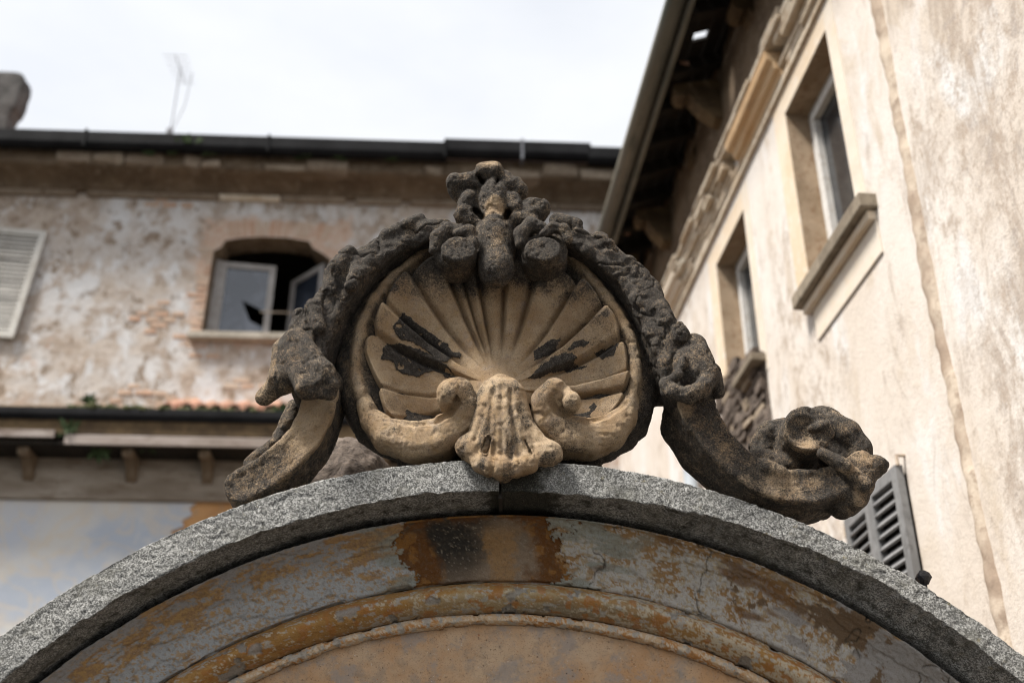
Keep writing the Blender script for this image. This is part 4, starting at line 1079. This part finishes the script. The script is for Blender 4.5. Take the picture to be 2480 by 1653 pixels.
# window: frame, two leaves, panes
win = MB()
win.box(-3.61, -3.55, .20, .27, 7.71, 8.86).box(-2.27, -2.20, .20, .27, 7.71, 8.80).box(-3.61, -2.20, .20, .27, 7.705, 7.76)
wf = win.build('window', M_VWIN, villa)
def leaf(x0, w, z0, z1, M, pane):
    l = MB()
    l.box(0, .075, 0, .045, z0, z1, M).box(w - .075, w, 0, .045, z0, z1, M).box(.075, w - .075, 0, .045, z0, z0 + .07, M).box(.075, w - .075, 0, .045, z1 - .07, z1, M)
    l.build('sash', M_VWIN, wf)
    g = MB(); 
    v = [M @ Vector((x, .022, z)) for x, z in pane]; v2 = [M @ Vector((x, .026, z)) for x, z in pane]; n = len(pane)
    g.add(v + v2, [tuple(range(n)), tuple(range(2 * n - 1, n - 1, -1))] + [(i, i + n, (i + 1) % n + n, (i + 1) % n) for i in range(n)])
    return g
Ml = Matrix.Translation((-3.55, .205, 0)) @ Matrix.Rotation(R(7), 4, 'Z')
g = leaf(0, .66, 7.77, 8.84, Ml, [(.075, 7.84), (.585, 7.84), (.585, 7.98), (.42, 8.06), (.30, 8.33), (.585, 8.20), (.585, 8.77), (.075, 8.77)])
g.build('pane', M_GLASS2, wf)
Mr = Matrix.Translation((-2.27, .205, 0)) @ Matrix.Rotation(R(180 - 46), 4, 'Z')
g = leaf(0, .66, 7.77, 8.84, Mr, [(.075, 7.84), (.585, 7.84), (.585, 8.77), (.075, 8.77)])
g.build('pane', M_GLASS2, wf)
MB().tube([(-3.0, .16, 8.12), (-2.3, .20, 8.14)], .008, 6).build('rusty_bar', M_CHASE, wf)
MB().box(-3.74, -1.70, -.12, .26, 7.615, 7.70).build('window_sill', M_SILL, villa, bevel=.012)
# exposed bricks: flat arch over the window, ragged jamb, holes in the plaster
brick_me = []
for k in range(6):
    b = MB().rough_box(-.036, .036, -.008, .06, -.115, .115, .004); o = b.build('brick', M_BRICK, villa); brick_me.append(o)
first = list(brick_me)
def brick(x, z, rot=0.0, sx=1.0, sz=1.0, y=0.0):
    o = first.pop() if first else put(rnd.choice(brick_me).copy(), villa)
    o.parent = villa; o.location = (x, y + rnd.uniform(-.004, .004), z); o.rotation_euler = (0, rot, 0); o.scale = (sx, 1, sz); return o
for k in range(15):
    x = -3.44 + k * .083; zc_ = 9.145 + .06 * math.cos((x + 2.9) * 1.6)
    if k in (9, 12): continue
    brick(x, zc_, (x + 2.9) * .35, 1.0, 1.0)
for k in range(15):
    w = rnd.choice((.55, .8, 1.0)); w = w if rnd.random() > .35 else .3; brick(-3.615 - .115 * w, 7.77 + k * .078, R(90), .9, w)
for k in range(13):
    w = rnd.choice((.5, .8)); brick(-2.17 + .115 * w, 7.77 + k * .078, R(90), .9, w)
px_, pz_ = on_villa(372, 762)
for i in range(6):
    for j in range(3):
        if abs(i - 2.5) / 3 + abs(j - 1) / 1.6 + rnd.uniform(-.2, .2) > 1.0: continue
        brick(px_ + (j - 1) * .20 + (i % 2) * .09 + rnd.uniform(-.01, .01), pz_ - .22 + i * .078, R(90), .95, rnd.uniform(.6, .85))
for (qx, qy, n_) in [(435, 815, 2), (300, 950, 4), (390, 980, 5), (560, 935, 4), (255, 985, 4), (470, 860, 2), (560, 480, 2), (370, 495, 4), (700, 470, 3), (880, 455, 4), (1320, 470, 3), (1380, 505, 3)]:
    bx_, bz_ = on_villa(qx, qy)
    for i in range(n_): brick(bx_ + (i % 3) * .2 + rnd.uniform(-.02, .02) + (i // 3) * .1, bz_ + (i // 3) * .078, R(90), .95, rnd.uniform(.6, .85))
# main cornice: row of broken blocks, dark soffit, bed moulding, gutter
x = -12.0
while x < 1.5:
    w = rnd.uniform(.22, .62); dz = rnd.choice((0, .03, .05, .08, .12)); dy = rnd.choice((0, .02, .05, .10))
    if rnd.random() > .16:
        MB().rough_box(x, x + w - .02, -.42 + dy, -.10, 9.80 + rnd.uniform(-.015, .015), 10.015 - dz, .022).build('cornice_block', M_CORN, villa)
    x += w
n = 340; prof = [(-.40, 9.815), (-.385, 9.79), (-.30, 9.785), (-.22, 9.775), (-.15, 9.755), (-.10, 9.725), (-.075, 9.69), (-.065, 9.66), (0, 9.65)]
xs = np.linspace(-12, 1.5, n); V = np.array([[(x_, y_, z_) for y_, z_ in prof] for x_ in xs]).reshape(-1, 3)
V = V + np.c_[0 * V[:, 0], .05 * (fbm(V, 3.5, 4, 601) - .5), .07 * (fbm(V, 3.0, 4, 602) - .5)]
mesh_obj('cornice_soffit', V, grid_faces(n, len(prof)), M_COVE, villa, True)
MB().box(-12, 1.5, -.365, .28, 9.83, 10.05).build('cornice_core', M_COVE, villa)
x = -12.0
while x < 1.4:
    w = rnd.uniform(.5, 1.4)
    MB().rough_box(x, x + w - rnd.choice((.01, .01, .12)), -.055, .05, 9.585, 9.665, .008).build('bed_moulding', M_RUBBLE if rnd.random() < .3 else M_CORN, villa); x += w
def gutter_box(x0, x1, z0, z1, y0):
    p = [(y0 + .13, z1), (y0 + .02, z1 + .004), (y0, z1 - .012), (y0, z0 + .05), (y0 + .035, z0), (y0 + .13, z0)]
    return MB().extrude_x(p, x0, x1)
for a_, b_, dz in [(-12, -6.3, -.005), (-6.29, -3.4, 0), (-3.395, -.83, .0), (-.86, .95, .055), (.92, 1.7, .0)]:
    gutter_box(a_, b_, 9.965 + dz, 10.185 + dz, -.56).build('gutter', M_GUT, villa)
for x in (-5.2, -3.0, -.85, .1): MB().box(x - .015, x + .015, -.57, -.42, 9.95, 10.20 + (.056 if x == .1 else .0)).build('gutter_bracket', M_GUT if x < .1 else M_STEEL, villa)
MB().extrude_x([(-.44, 10.15), (3.6, 11.55), (3.6, 11.45), (-.44, 10.05)], -12, 1.6).build('roof', M_TILE, villa)
# lower eaves: gutter, tile ends, boards, corbels, frieze
gutter_box(-12, .2, 6.40, 6.53, -.52).build('lower_gutter', M_GUT, villa)
MB().extrude_x([(-.44, 6.50), (0, 6.78), (0, 6.70), (-.44, 6.42)], -12, .2).build('lower_roof', M_COVE, villa)
tile = MB()
tv = []; tf = []
for j, yy in enumerate((-.47, .0)):
    for k in range(9):
        f = math.pi * k / 8
        tv += [(.085 * math.cos(f), yy, .085 * math.sin(f) + j * .25), (.066 * math.cos(f), yy, .066 * math.sin(f) + j * .25)]
for k in range(8):
    a_ = 2 * k; tf += [(a_, a_ + 2, a_ + 20, a_ + 18), (a_ + 1, a_ + 19, a_ + 21, a_ + 3), (a_, a_ + 1, a_ + 3, a_ + 2), (a_ + 18, a_ + 20, a_ + 21, a_ + 19)]
tile.add(tv, tf); t0 = tile.build('roof_tile', M_TILE, villa)
for k in range(22):
    o = t0 if k == 0 else put(t0.copy(), villa)
    o.parent = villa; o.location = (-3.72 + k * .178 + rnd.uniform(-.01, .01), 0, 6.545 + rnd.uniform(-.008, .008)); o.rotation_euler = (0, 0, R(rnd.uniform(-3, 3)))
MB().box(-12, .2, -.46, -.43, 6.25, 6.405).build('fascia_board', M_BEAM, villa)
MB().extrude_x([(-.475, 6.20), (-.475, 6.275), (-.445, 6.29), (-.445, 6.20)], -12, -4.86).build('trim_board', M_BOARD, villa)
MB().extrude_x([(-.475, 6.125), (-.475, 6.225), (-.445, 6.245), (-.445, 6.125)], -4.74, .2).build('trim_board', M_BOARD, villa)
MB().box(-12, .2, -.44, 0, 6.135, 6.165).build('lower_soffit', M_WOOD, villa)
cb = MB()
cp = [(-.36, 6.133), (-.36, 6.08), (-.33, 6.05), (-.27, 6.06), (-.20, 6.04), (-.13, 5.97), (-.09, 5.90), (-.05, 5.87), (-.012, 5.86), (-.012, 6.133)]
cb.extrude_x(cp, -.055, .055); c0 = cb.build('corbel', M_COVE, villa, bevel=.008)
for k, x in enumerate((-5.2, -4.11, -3.30, -6.25, -2.35, -1.4, -.5)):
    o = c0 if k == 0 else put(c0.copy(), villa); o.parent = villa; o.location = (x, 0, 0)
MB().box(-12, .4, -.035, .02, 5.715, 6.134).build('frieze', M_FRIEZE, villa)
for z0, z1, y0 in ((5.67, 5.712, -.06), (5.98, 6.005, -.05)): MB().box(-12, .4, y0, .015, z0, z1).build('frieze_moulding', M_FRIEZE, villa, bevel=.006)
# louvred shutter folded against the wall, hanging crooked
sh = empty('shutter', (-5.60, -.055, 9.03)); sh.parent = villa; sh.rotation_euler = (0, R(4.0), 0)
W_, H_ = .70, 1.46
f = MB().box(-.075, 0, -.02, .02, -H_, 0).box(-W_, -W_ + .075, -.02, .02, -H_, 0).box(-W_ + .075, -.075, -.02, .02, -.07, 0).box(-W_ + .075, -.075, -.02, .02, -H_, -H_ + .09)
f.build('frame', M_SHUT, sh, bevel=.003)
s0 = MB().box(-W_ + .075, -.075, -.020, .020, -.006, .006, Matrix.Rotation(R(62), 4, 'X')).build('slat', M_SHUT, sh)
MB().box(-W_ + .06, -.06, .030, .036, -H_ + .03, -.03).build('gap_shade_panel', M_ROOM, sh)  # dark panel added so the gaps between slats look shaded
for k in range(22):
    o = s0 if k == 0 else put(s0.copy(), sh); o.parent = sh; o.location = (0, 0, -.10 - k * .0585); o.rotation_euler = (rnd.uniform(-.05, .05), 0, rnd.choice((0, 0, .012, -.015)))

# chimney and aerial behind the roof edge
ch = empty('chimney_stack', (-7.95, 13.0, 10.72), AL); tag(ch, 'sooty plastered chimney stack with rounded cap above the dark roof gutter', 'chimney')
b = Block((-.75, -.1, -.55), (.75, 2.95, .55), .035)
b.put(b.poly([(-.56, 0), (.56, 0), (.53, 1.55), (-.53, 1.55)], -.4, .4, .05))
V, F = b.mesh(); V = V + vert_normals(V, F) * (.03 * (fbm(V, 3, 4, 611) - .5))[:, None]
mesh_obj('shaft', np.c_[V[:, 0], -V[:, 2] * .36, V[:, 1]], F, M_CHIM, ch, True)
b = Block((-.8, 1.4, -.6), (.8, 2.95, .6), .035)
b.put(b.poly([(-.58, 1.62), (.58, 1.62), (.61, 1.80), (.62, 2.14), (.60, 2.25), (.52, 2.32), (.1, 2.34), (-.4, 2.34), (-.58, 2.15)], -.45, .45, .05))
b.put(b.poly([(-.55, 1.5), (.55, 1.5), (.55, 1.66), (-.55, 1.66)], -.42, .42, .04))
V, F = b.mesh(); V = relax(V, F, 1); V = V + vert_normals(V, F) * (.04 * (fbm(V, 4, 4, 612) - .5))[:, None]
mesh_obj('cap', np.c_[V[:, 0], -V[:, 2] * .36, V[:, 1]], F, M_CHIM, ch, True)
an = empty('tv_aerial', (-5.0, 13.0, 10.6), AL); tag(an, 'thin rusty television aerial standing on the roof against the pale sky', 'aerial')
MB().tube([(0, 0, 0), (-.04, 0, 1.45), (-.06, 0, 2.65)], .009, 6).build('mast', M_STEEL, an)
bm_ = MB().tube([(-.06, -.35, 2.58), (-.06, .35, 2.62)], .006, 6).build('boom', M_STEEL, an)
e0 = MB().tube([(-.19, 0, 0), (.19, 0, 0)], .004, 5).build('element', M_STEEL, an)
for k in range(7):
    o = e0 if k == 0 else put(e0.copy(), an); o.parent = an; o.location = (-.06, -.33 + k * .11, 2.585 + k * .006); o.scale = (1 - k * .05, 1, 1)
MB().box(-.09, -.01, -.03, .03, 1.30, 1.46).build('junction_box', M_STEEL, an)
MB().tube([(.13, 0, 2.55), (.10, 0, 1.9), (-.03, 0, 1.4)], .006, 5).build('cable', M_STEEL, an)

# weeds in the gutters and moss on the ledge
def weed(px, py, off, size, label, hang=-.4, nleaf=26):
    x, z = on_villa(px, py, off); w = MB()
    for k in range(nleaf):
        a = rnd.uniform(0, 2 * math.pi); l = size * rnd.uniform(.4, 1.0); u = rnd.uniform(hang, 1.0)
        p0 = Vector((rnd.gauss(0, size * .25), rnd.gauss(0, size * .12), rnd.uniform(-.1, .1) * size))
        p1 = p0 + Vector((math.cos(a) * l * .7, -abs(math.sin(a)) * l * .35, u * l)); m_ = (p0 + p1) / 2 + Vector((0, 0, .15 * l))
        sd = (p1 - p0).cross(Vector((0, 1, .3))).normalized() * l * .22
        w.add([p0, m_ + sd, p1, m_ - sd], [(0, 1, 2, 3)])
    o = w.build('weed', M_LEAF); c, s_ = math.cos(AL), math.sin(AL)
    o.location = (x * c + off * s_, 11.5 + x * s_ - off * c, z); o.rotation_euler = (0, 0, AL)
    tag(o, label, 'weed', 'weeds in the villa gutters')
weed(458, 352, .52, .20, 'brightest green weed on the upper gutter, just right of the tv aerial', .0)
weed(355, 372, .45, .13, 'dim weed under the upper gutter, left of the tv aerial')
weed(418, 372, .45, .13, 'small weed under the upper gutter directly below the tv aerial')
weed(508, 372, .46, .12, 'small weed under the upper gutter above the arched window\'s left corner')
weed(738, 378, .45, .19, 'wide pale green weed under the upper gutter above the right side of the arched window')
weed(822, 382, .46, .15, 'narrow weed under the upper gutter between the arched window and the carved crest')
weed(950, 388, .46, .10, 'tiny weed under the upper gutter nearest the carved crest')
weed(165, 1040, .47, .13, 'weed hanging down from the gap in the pale lower eaves board', -1.0, 34)
weed(215, 975, .48, .12, 'leafy weed rising from the lower gutter above the mossy strip\'s left end', -.2, 40)
weed(240, 1095, .30, .18, 'weed drooping under the lower eaves between two corbels', -1.0, 40)
weed(360, 1085, .30, .14, 'small weed under the lower eaves right of the middle corbel', -.8)
weed(700, 1000, .48, .22, 'weed at the lower gutter behind the curled leaf husk', -.6, 40)
mb = MB()
for k in range(420):
    x = rnd.uniform(-4.75, -2.5); y = rnd.uniform(-.50, -.36); s_ = rnd.uniform(.008, .028) * (1.4 if -4.75 < x < -3.9 else 1)
    mb.rough_box(x - s_, x + s_, y - s_, y + s_, 6.505, 6.53 + s_ * rnd.uniform(.5, 1.6), s_ * .25)
o = mb.build('moss', M_MOSS, None, True); o.location = (0, 11.5, 0); o.rotation_euler = (0, 0, AL)
tag(o, 'strip of olive moss growing along the lower gutter of the villa', 'moss', kind='stuff')

# ------------------------------------------------------------------ near wing on the right side of the courtyard
AR = R(5.5)
C0 = Vector((1.2, 11.56, 0))
wing = empty('courtyard_wing', C0, -math.pi / 2 + AR)
tag(wing, 'pale plastered wing with small upper windows, crumbling cornice and dark open eaves', 'house')
def on_wing(px, py, off=0.0):
    """photograph point -> (s, z): metres along the wing from the inner corner, height"""
    dx, dy = px - 1240.0, 826.5 - py
    d = Vector((dx, FPX * CP - dy * SP, FPX * SP + dy * CP)); n = Vector((-math.cos(AR), -math.sin(AR), 0))
    t = (n.dot(C0) + off - n.dot(Vector((0, 0, EYE)))) / n.dot(d)
    X = Vector((0, 0, EYE)) + d * t - C0
    return -(X.x * -math.sin(AR) + X.y * math.cos(AR)), X.z
W1 = [(5.94, 4.945), (6.70, 4.945), (6.70, 6.265), (5.94, 6.265)]
W2 = [(4.19, 4.985), (4.95, 4.985), (4.95, 6.20), (4.19, 6.20)]
wall_face('wall', [(-.3, 0), (10.5, 0), (10.5, 7.35), (-.3, 7.35)], [W1, W2], M_WING, wing, .26, 0.0, M_REVEAL)
def small_window(s0, s1, z0, z1):
    f = MB(); y0, y1 = .15, .22
    f.box(s0, s0 + .055, y0, y1, z0, z1).box(s1 - .055, s1, y0, y1, z0, z1).box(s0 + .055, s1 - .055, y0, y1, z1 - .055, z1).box(s0 + .055, s1 - .055, y0, y1, z0, z0 + .05)
    wd = f.build('window', M_WHITE, wing, bevel=.004)
    m = (s0 + s1) / 2
    for a_, b_ in ((s0 + .055, s1 - .055),):
        q = MB().box(a_, a_ + .045, y0 - .012, y1 - .02, z0 + .05, z1 - .055).box(b_ - .045, b_, y0 - .012, y1 - .02, z0 + .05, z1 - .055)
        q.box(a_ + .045, b_ - .045, y0 - .012, y1 - .02, z0 + .05, z0 + .10).box(a_ + .045, b_ - .045, y0 - .012, y1 - .02, z1 - .105, z1 - .055)
        q.build('sash', M_WHITE, wd, bevel=.003)
        MB().box(a_ + .045, b_ - .045, .182, .188, z0 + .10, z1 - .105).build('pane', M_GLASS, wd)
    MB().box(s0 - .1, s1 + .1, .27, .30, z0 - .1, z1 + .1).build('blackout', M_ROOM, wd)
small_window(5.94, 6.70, 4.945, 6.265)
small_window(4.19, 4.95, 4.985, 6.20)
for s0, s1, z0, z1 in ((5.94, 6.70, 4.945, 6.265), (4.19, 4.95, 4.86, 6.20)):
    MB().box(s0 - .20, s0 - .002, -.006, .01, z0, z1 + .17).build('window_surround', M_OCHRE, wing, bevel=.004)
    MB().box(s1 + .002, s1 + .13, -.005, .01, z0, z1 + .17).build('window_surround', M_CREAM, wing, bevel=.002)
    MB().box(s0 - .002, s1 + .002, -.0055, .01, z1 + .002, z1 + .17).build('window_surround', M_OCHRE, wing, bevel=.004)
MB().box(5.85, 6.93, -.095, .15, 4.855, 4.94).build('window_sill', M_DARKSILL, wing, bevel=.008)
MB().box(5.89, 6.90, -.05, .01, 4.80, 4.853).build('sill_moulding', M_OCHRE, wing, bevel=.008)
MB().box(5.95, 6.90, -.012, .01, 4.60, 4.798).build('window_apron', M_CREAM, wing, bevel=.005)
MB().box(4.60, 5.06, -.11, .15, 4.93, 4.985).build('window_sill', M_DARKSILL, wing, bevel=.008)
# cornice: one orange length still whole, the rest broken to rubble
prof = [(.02, 6.50), (-.035, 6.50), (-.04, 6.535), (-.075, 6.545), (-.085, 6.60), (-.125, 6.615), (-.135, 6.68), (-.02, 6.69), (.02, 6.69)]
MB().extrude_x(prof, 5.08, 6.06).build('cornice_moulding', M_MOULD, wing, bevel=.006)
MB().extrude_x(prof, 2.4, 3.35).build('cornice_moulding', M_OCHRE, wing, bevel=.006)
MB().box(-.3, 10.5, -.03, .01, 6.44, 6.497).build('cornice_fillet', M_RUBBLE, wing)
rows = [(6.50, 6.545, -.04), (6.545, 6.60, -.065), (6.60, 6.645, -.095), (6.645, 6.70, -.12), (6.70, 6.745, -.13), (6.745, 6.80, -.115), (6.80, 6.86, -.09), (6.86, 6.93, -.06)]
for row, (z0, z1, y0) in enumerate(rows):
    s = -.2 + row * .06
    while s < 9.3:
        w = rnd.uniform(.16, .46)
        whole = (5.06 < s + w / 2 < 6.07) or (2.38 < s + w / 2 < 3.36)
        if not (whole and row < 4) and rnd.random() > (.10 if row < 5 else .30):
            MB().rough_box(s, s + w - .008, y0 + rnd.uniform(-.022, .030), .01, z0 + rnd.uniform(-.005, .005), z1 - .003, .0035).build('rubble_brick', M_RUBBLE if row < 6 or rnd.random() < .4 else M_CORN, wing)
        s += w
MB().box(-.3, 10.5, -.006, .02, 6.935, 7.95).build('eaves_shade_band', M_COVE, wing)  # dark band painting in the shade between cornice and roof boards
# eaves: roof boards with a gap, brackets, gutter
SL = .40
def deck(y): return 7.56 + (y + .53) * SL
A_ = Matrix.Rotation(math.atan(SL), 4, 'X')
bd = []
def on_deck(px, py):
    dx, dy = px - 1240.0, 826.5 - py
    d = Vector((dx, FPX * CP - dy * SP, FPX * SP + dy * CP)); M = (Matrix.Translation(C0) @ Matrix.Rotation(-math.pi / 2 + AR, 4, 'Z')).inverted()
    o = M @ Vector((0, 0, EYE)); d = M.to_3x3() @ d
    t = (7.56 + .53 * SL + SL * o.y - o.z) / (d.z - SL * d.y)
    return o + d * t
h0, h1 = on_deck(1658, 92), on_deck(1712, 66)
gap_s, gap_y = (h0.x + h1.x) / 2, (h0.y + h1.y) / 2
for j in range(9):
    y0 = -.55 + j * .12; s = -1.6 + (j % 3) * .4
    while s < 10.4:
        L = rnd.uniform(.9, 1.5); e = min(s + L, 10.5); cuts = [(s, e)]
        if y0 - .02 < gap_y < y0 + .10 and s < gap_s < e: cuts = [(s, gap_s - .085), (gap_s + .075, e)]
        for a_, b_ in cuts:
            if b_ - a_ < .02: continue
            zz = deck(y0 + .06)
            MB().box(a_, b_ - .004, -.0625, .0625, -.012, .012, Matrix.Translation((0, y0 + .06, zz + rnd.uniform(0, .004))) @ A_).build('roof_board', M_WOOD, wing)
        s = e
zz = deck(gap_y)
MB().rough_box(-.16, .12, -.022, .022, -.008, .008, .003, rnd, Matrix.Translation((gap_s - .01, gap_y - .030, zz + .004)) @ A_ @ Matrix.Rotation(R(24), 4, 'Z')).build('roof_board', M_WOOD, wing)
br = MB()
bp_ = [(.05, 7.62), (-.36, 7.55), (-.37, 7.48), (-.34, 7.43), (-.29, 7.42), (-.25, 7.45), (-.21, 7.38), (-.16, 7.31), (-.11, 7.27), (-.06, 7.22), (.05, 7.20)]
br.extrude_x(bp_, -.085, .085); b0 = br.build('eaves_bracket', M_BEAM, wing, bevel=.012)
for k, s in enumerate((4.72, 5.60, 6.48, 7.36, 3.84, 2.96, 2.08, 1.2, .32)):
    o = b0 if k == 0 else put(b0.copy(), wing); o.parent = wing; o.location = (s + rnd.uniform(-.05, .05), 0, rnd.uniform(-.015, .01)); o.rotation_euler = (rnd.uniform(-.03, .03), 0, rnd.uniform(-.09, .09)); o.scale = (rnd.uniform(.8, 1.05), 1.0 if k < 3 else rnd.uniform(.55, .85), 1)
r0 = MB().box(-.04, .04, -.46, .3, -.05, .05).build('rafter', M_WOOD, wing)
for k in range(26):
    o = r0 if k == 0 else put(r0.copy(), wing); o.parent = wing; s = -1.3 + k * .44
    if abs(s - gap_s) < .16: s += .2
    o.location = (s, 0, 7.56 + .53 * SL - .068); o.rotation_euler = (math.atan(SL), 0, 0)
g = MB(); pr = [(-.525 + .075 * math.cos(a) - .02, 7.585 + .075 * math.sin(a)) for a in np.linspace(math.pi, 2 * math.pi, 11)] + [(-.525 + .067 * math.cos(a) - .02, 7.585 + .067 * math.sin(a)) for a in np.linspace(2 * math.pi, math.pi, 11)]
g.extrude_x(pr, -1.8, 10.5).build('gutter', M_GUT2, wing, True)
MB().box(-1.8, 10.5, -.470, -.440, 7.455, 7.60).build('fascia_board', M_GUT2, wing)
for k, (px, py) in enumerate([(1690, 338), (1580, 402), (1548, 470), (1516, 552), (1655, 150)]):
    p = on_deck(px, py); w = .035
    MB().rough_box(p.x - w, p.x + w, p.y - w, p.y + w, p.z - .055, p.z - .018, .006).build('tile_shard', M_TILE, wing)
# old pipe chase patched with brown mortar
n = 160; zz = np.linspace(0, 6.44, n); e1 = .045 * (fbm(np.c_[zz, zz * 0, zz * 0], 3, 4, 701) - .5) * 2; e2 = .028 * (fbm(np.c_[zz, zz * 0, zz * 0], 3, 4, 702) - .5) * 2
v = []
for i in range(n):
    c_ = 7.295 + .02 * math.sin(zz[i] * 1.3)
    for k, (o_, y_) in enumerate(((-.05, .004), (-.032, -.014), (0, -.020), (.030, -.014), (.045, .004))): v.append((c_ + o_ + (e1[i] if k < 2 else e2[i] if k > 2 else 0), y_ - (.004 * math.sin(i * 1.7 + k)), zz[i]))
mesh_obj('mortar_chase', v, grid_faces(n, 5), M_CHASE, wing, True)
# patch of bare masonry under the second window
MBp = [(1843, 848), (1854, 852), (1862, 940), (1874, 1035), (1880, 1110), (1840, 1110), (1800, 1085), (1779, 1056), (1752, 1000), (1744, 968), (1748, 935), (1768, 897), (1800, 872)]
pp = [on_wing(*q) for q in MBp]
MB().prism(pp, -.010, .005).build('bare_masonry', M_ROCK, wing)
sx = [p[0] for p in pp]; sz = [p[1] for p in pp]; row = 0; z = min(sz)
while z < max(sz):
    h = rnd.uniform(.05, .10); s = min(sx) + rnd.uniform(-.05, 0)
    while s < max(sx):
        w = rnd.uniform(.09, .20)
        if inside(pp, np.array([s + w / 2]), np.array([z + h / 2]))[0]:
            MB().rough_box(s, s + w - .015, -.045 + rnd.uniform(-.015, .02), .0, z, z + h - .012, .012).build('rubble_stone', M_ROCK if rnd.random() < .8 else M_CORN, wing)
        s += w
    z += h
# downpipe near the inner corner
ps, pz = on_wing(1672, 1150, .09)
MB().tube([(ps, -.09, 0), (ps, -.09, 3.0), (ps, -.09, 5.2)], .055, 14).build('downpipe', M_PIPE, wing, True)
# ground floor louvred shutter: two narrow leaves
def lou(s0, s1, z0, z1, tilt):
    r = empty('shutter', (s1, -.035, z1)); r.parent = wing; r.rotation_euler = (0, 0, tilt); w = s1 - s0; h = z1 - z0
    MB().box(-w, -w + .055, -.02, .02, -h, 0).box(-.055, 0, -.02, .02, -h, 0).box(-w + .055, -.055, -.02, .02, -.06, 0).box(-w + .055, -.055, -.02, .02, -h, -h + .08).build('frame', M_GSHUT, r, bevel=.003)
    s_ = MB().box(-w + .055, -.055, -.026, .026, -.006, .006, Matrix.Rotation(R(52), 4, 'X')).build('slat', M_GSHUT, r)
    k = 0
    while .10 + k * .056 < h - .09:
        o = s_ if k == 0 else put(s_.copy(), r); o.parent = r; o.location = (0, 0, -.09 - k * .056); o.rotation_euler = (rnd.uniform(-.06, .06), 0, 0); k += 1
lou(6.39, 6.73, 1.9, 3.53, R(2)); lou(6.02, 6.375, 1.9, 3.50, R(-2))
MB().box(6.03, 6.72, -.004, .002, 1.92, 3.49).build('shutter_recess', M_ROOM, wing)
for s, z in ((6.735, 3.575), (6.01, 3.46)): MB().tube([(s, 0, z), (s, -.04, z), (s, -.04, z - .05)], .010, 6).build('rusty_hinge', M_CHASE, wing)
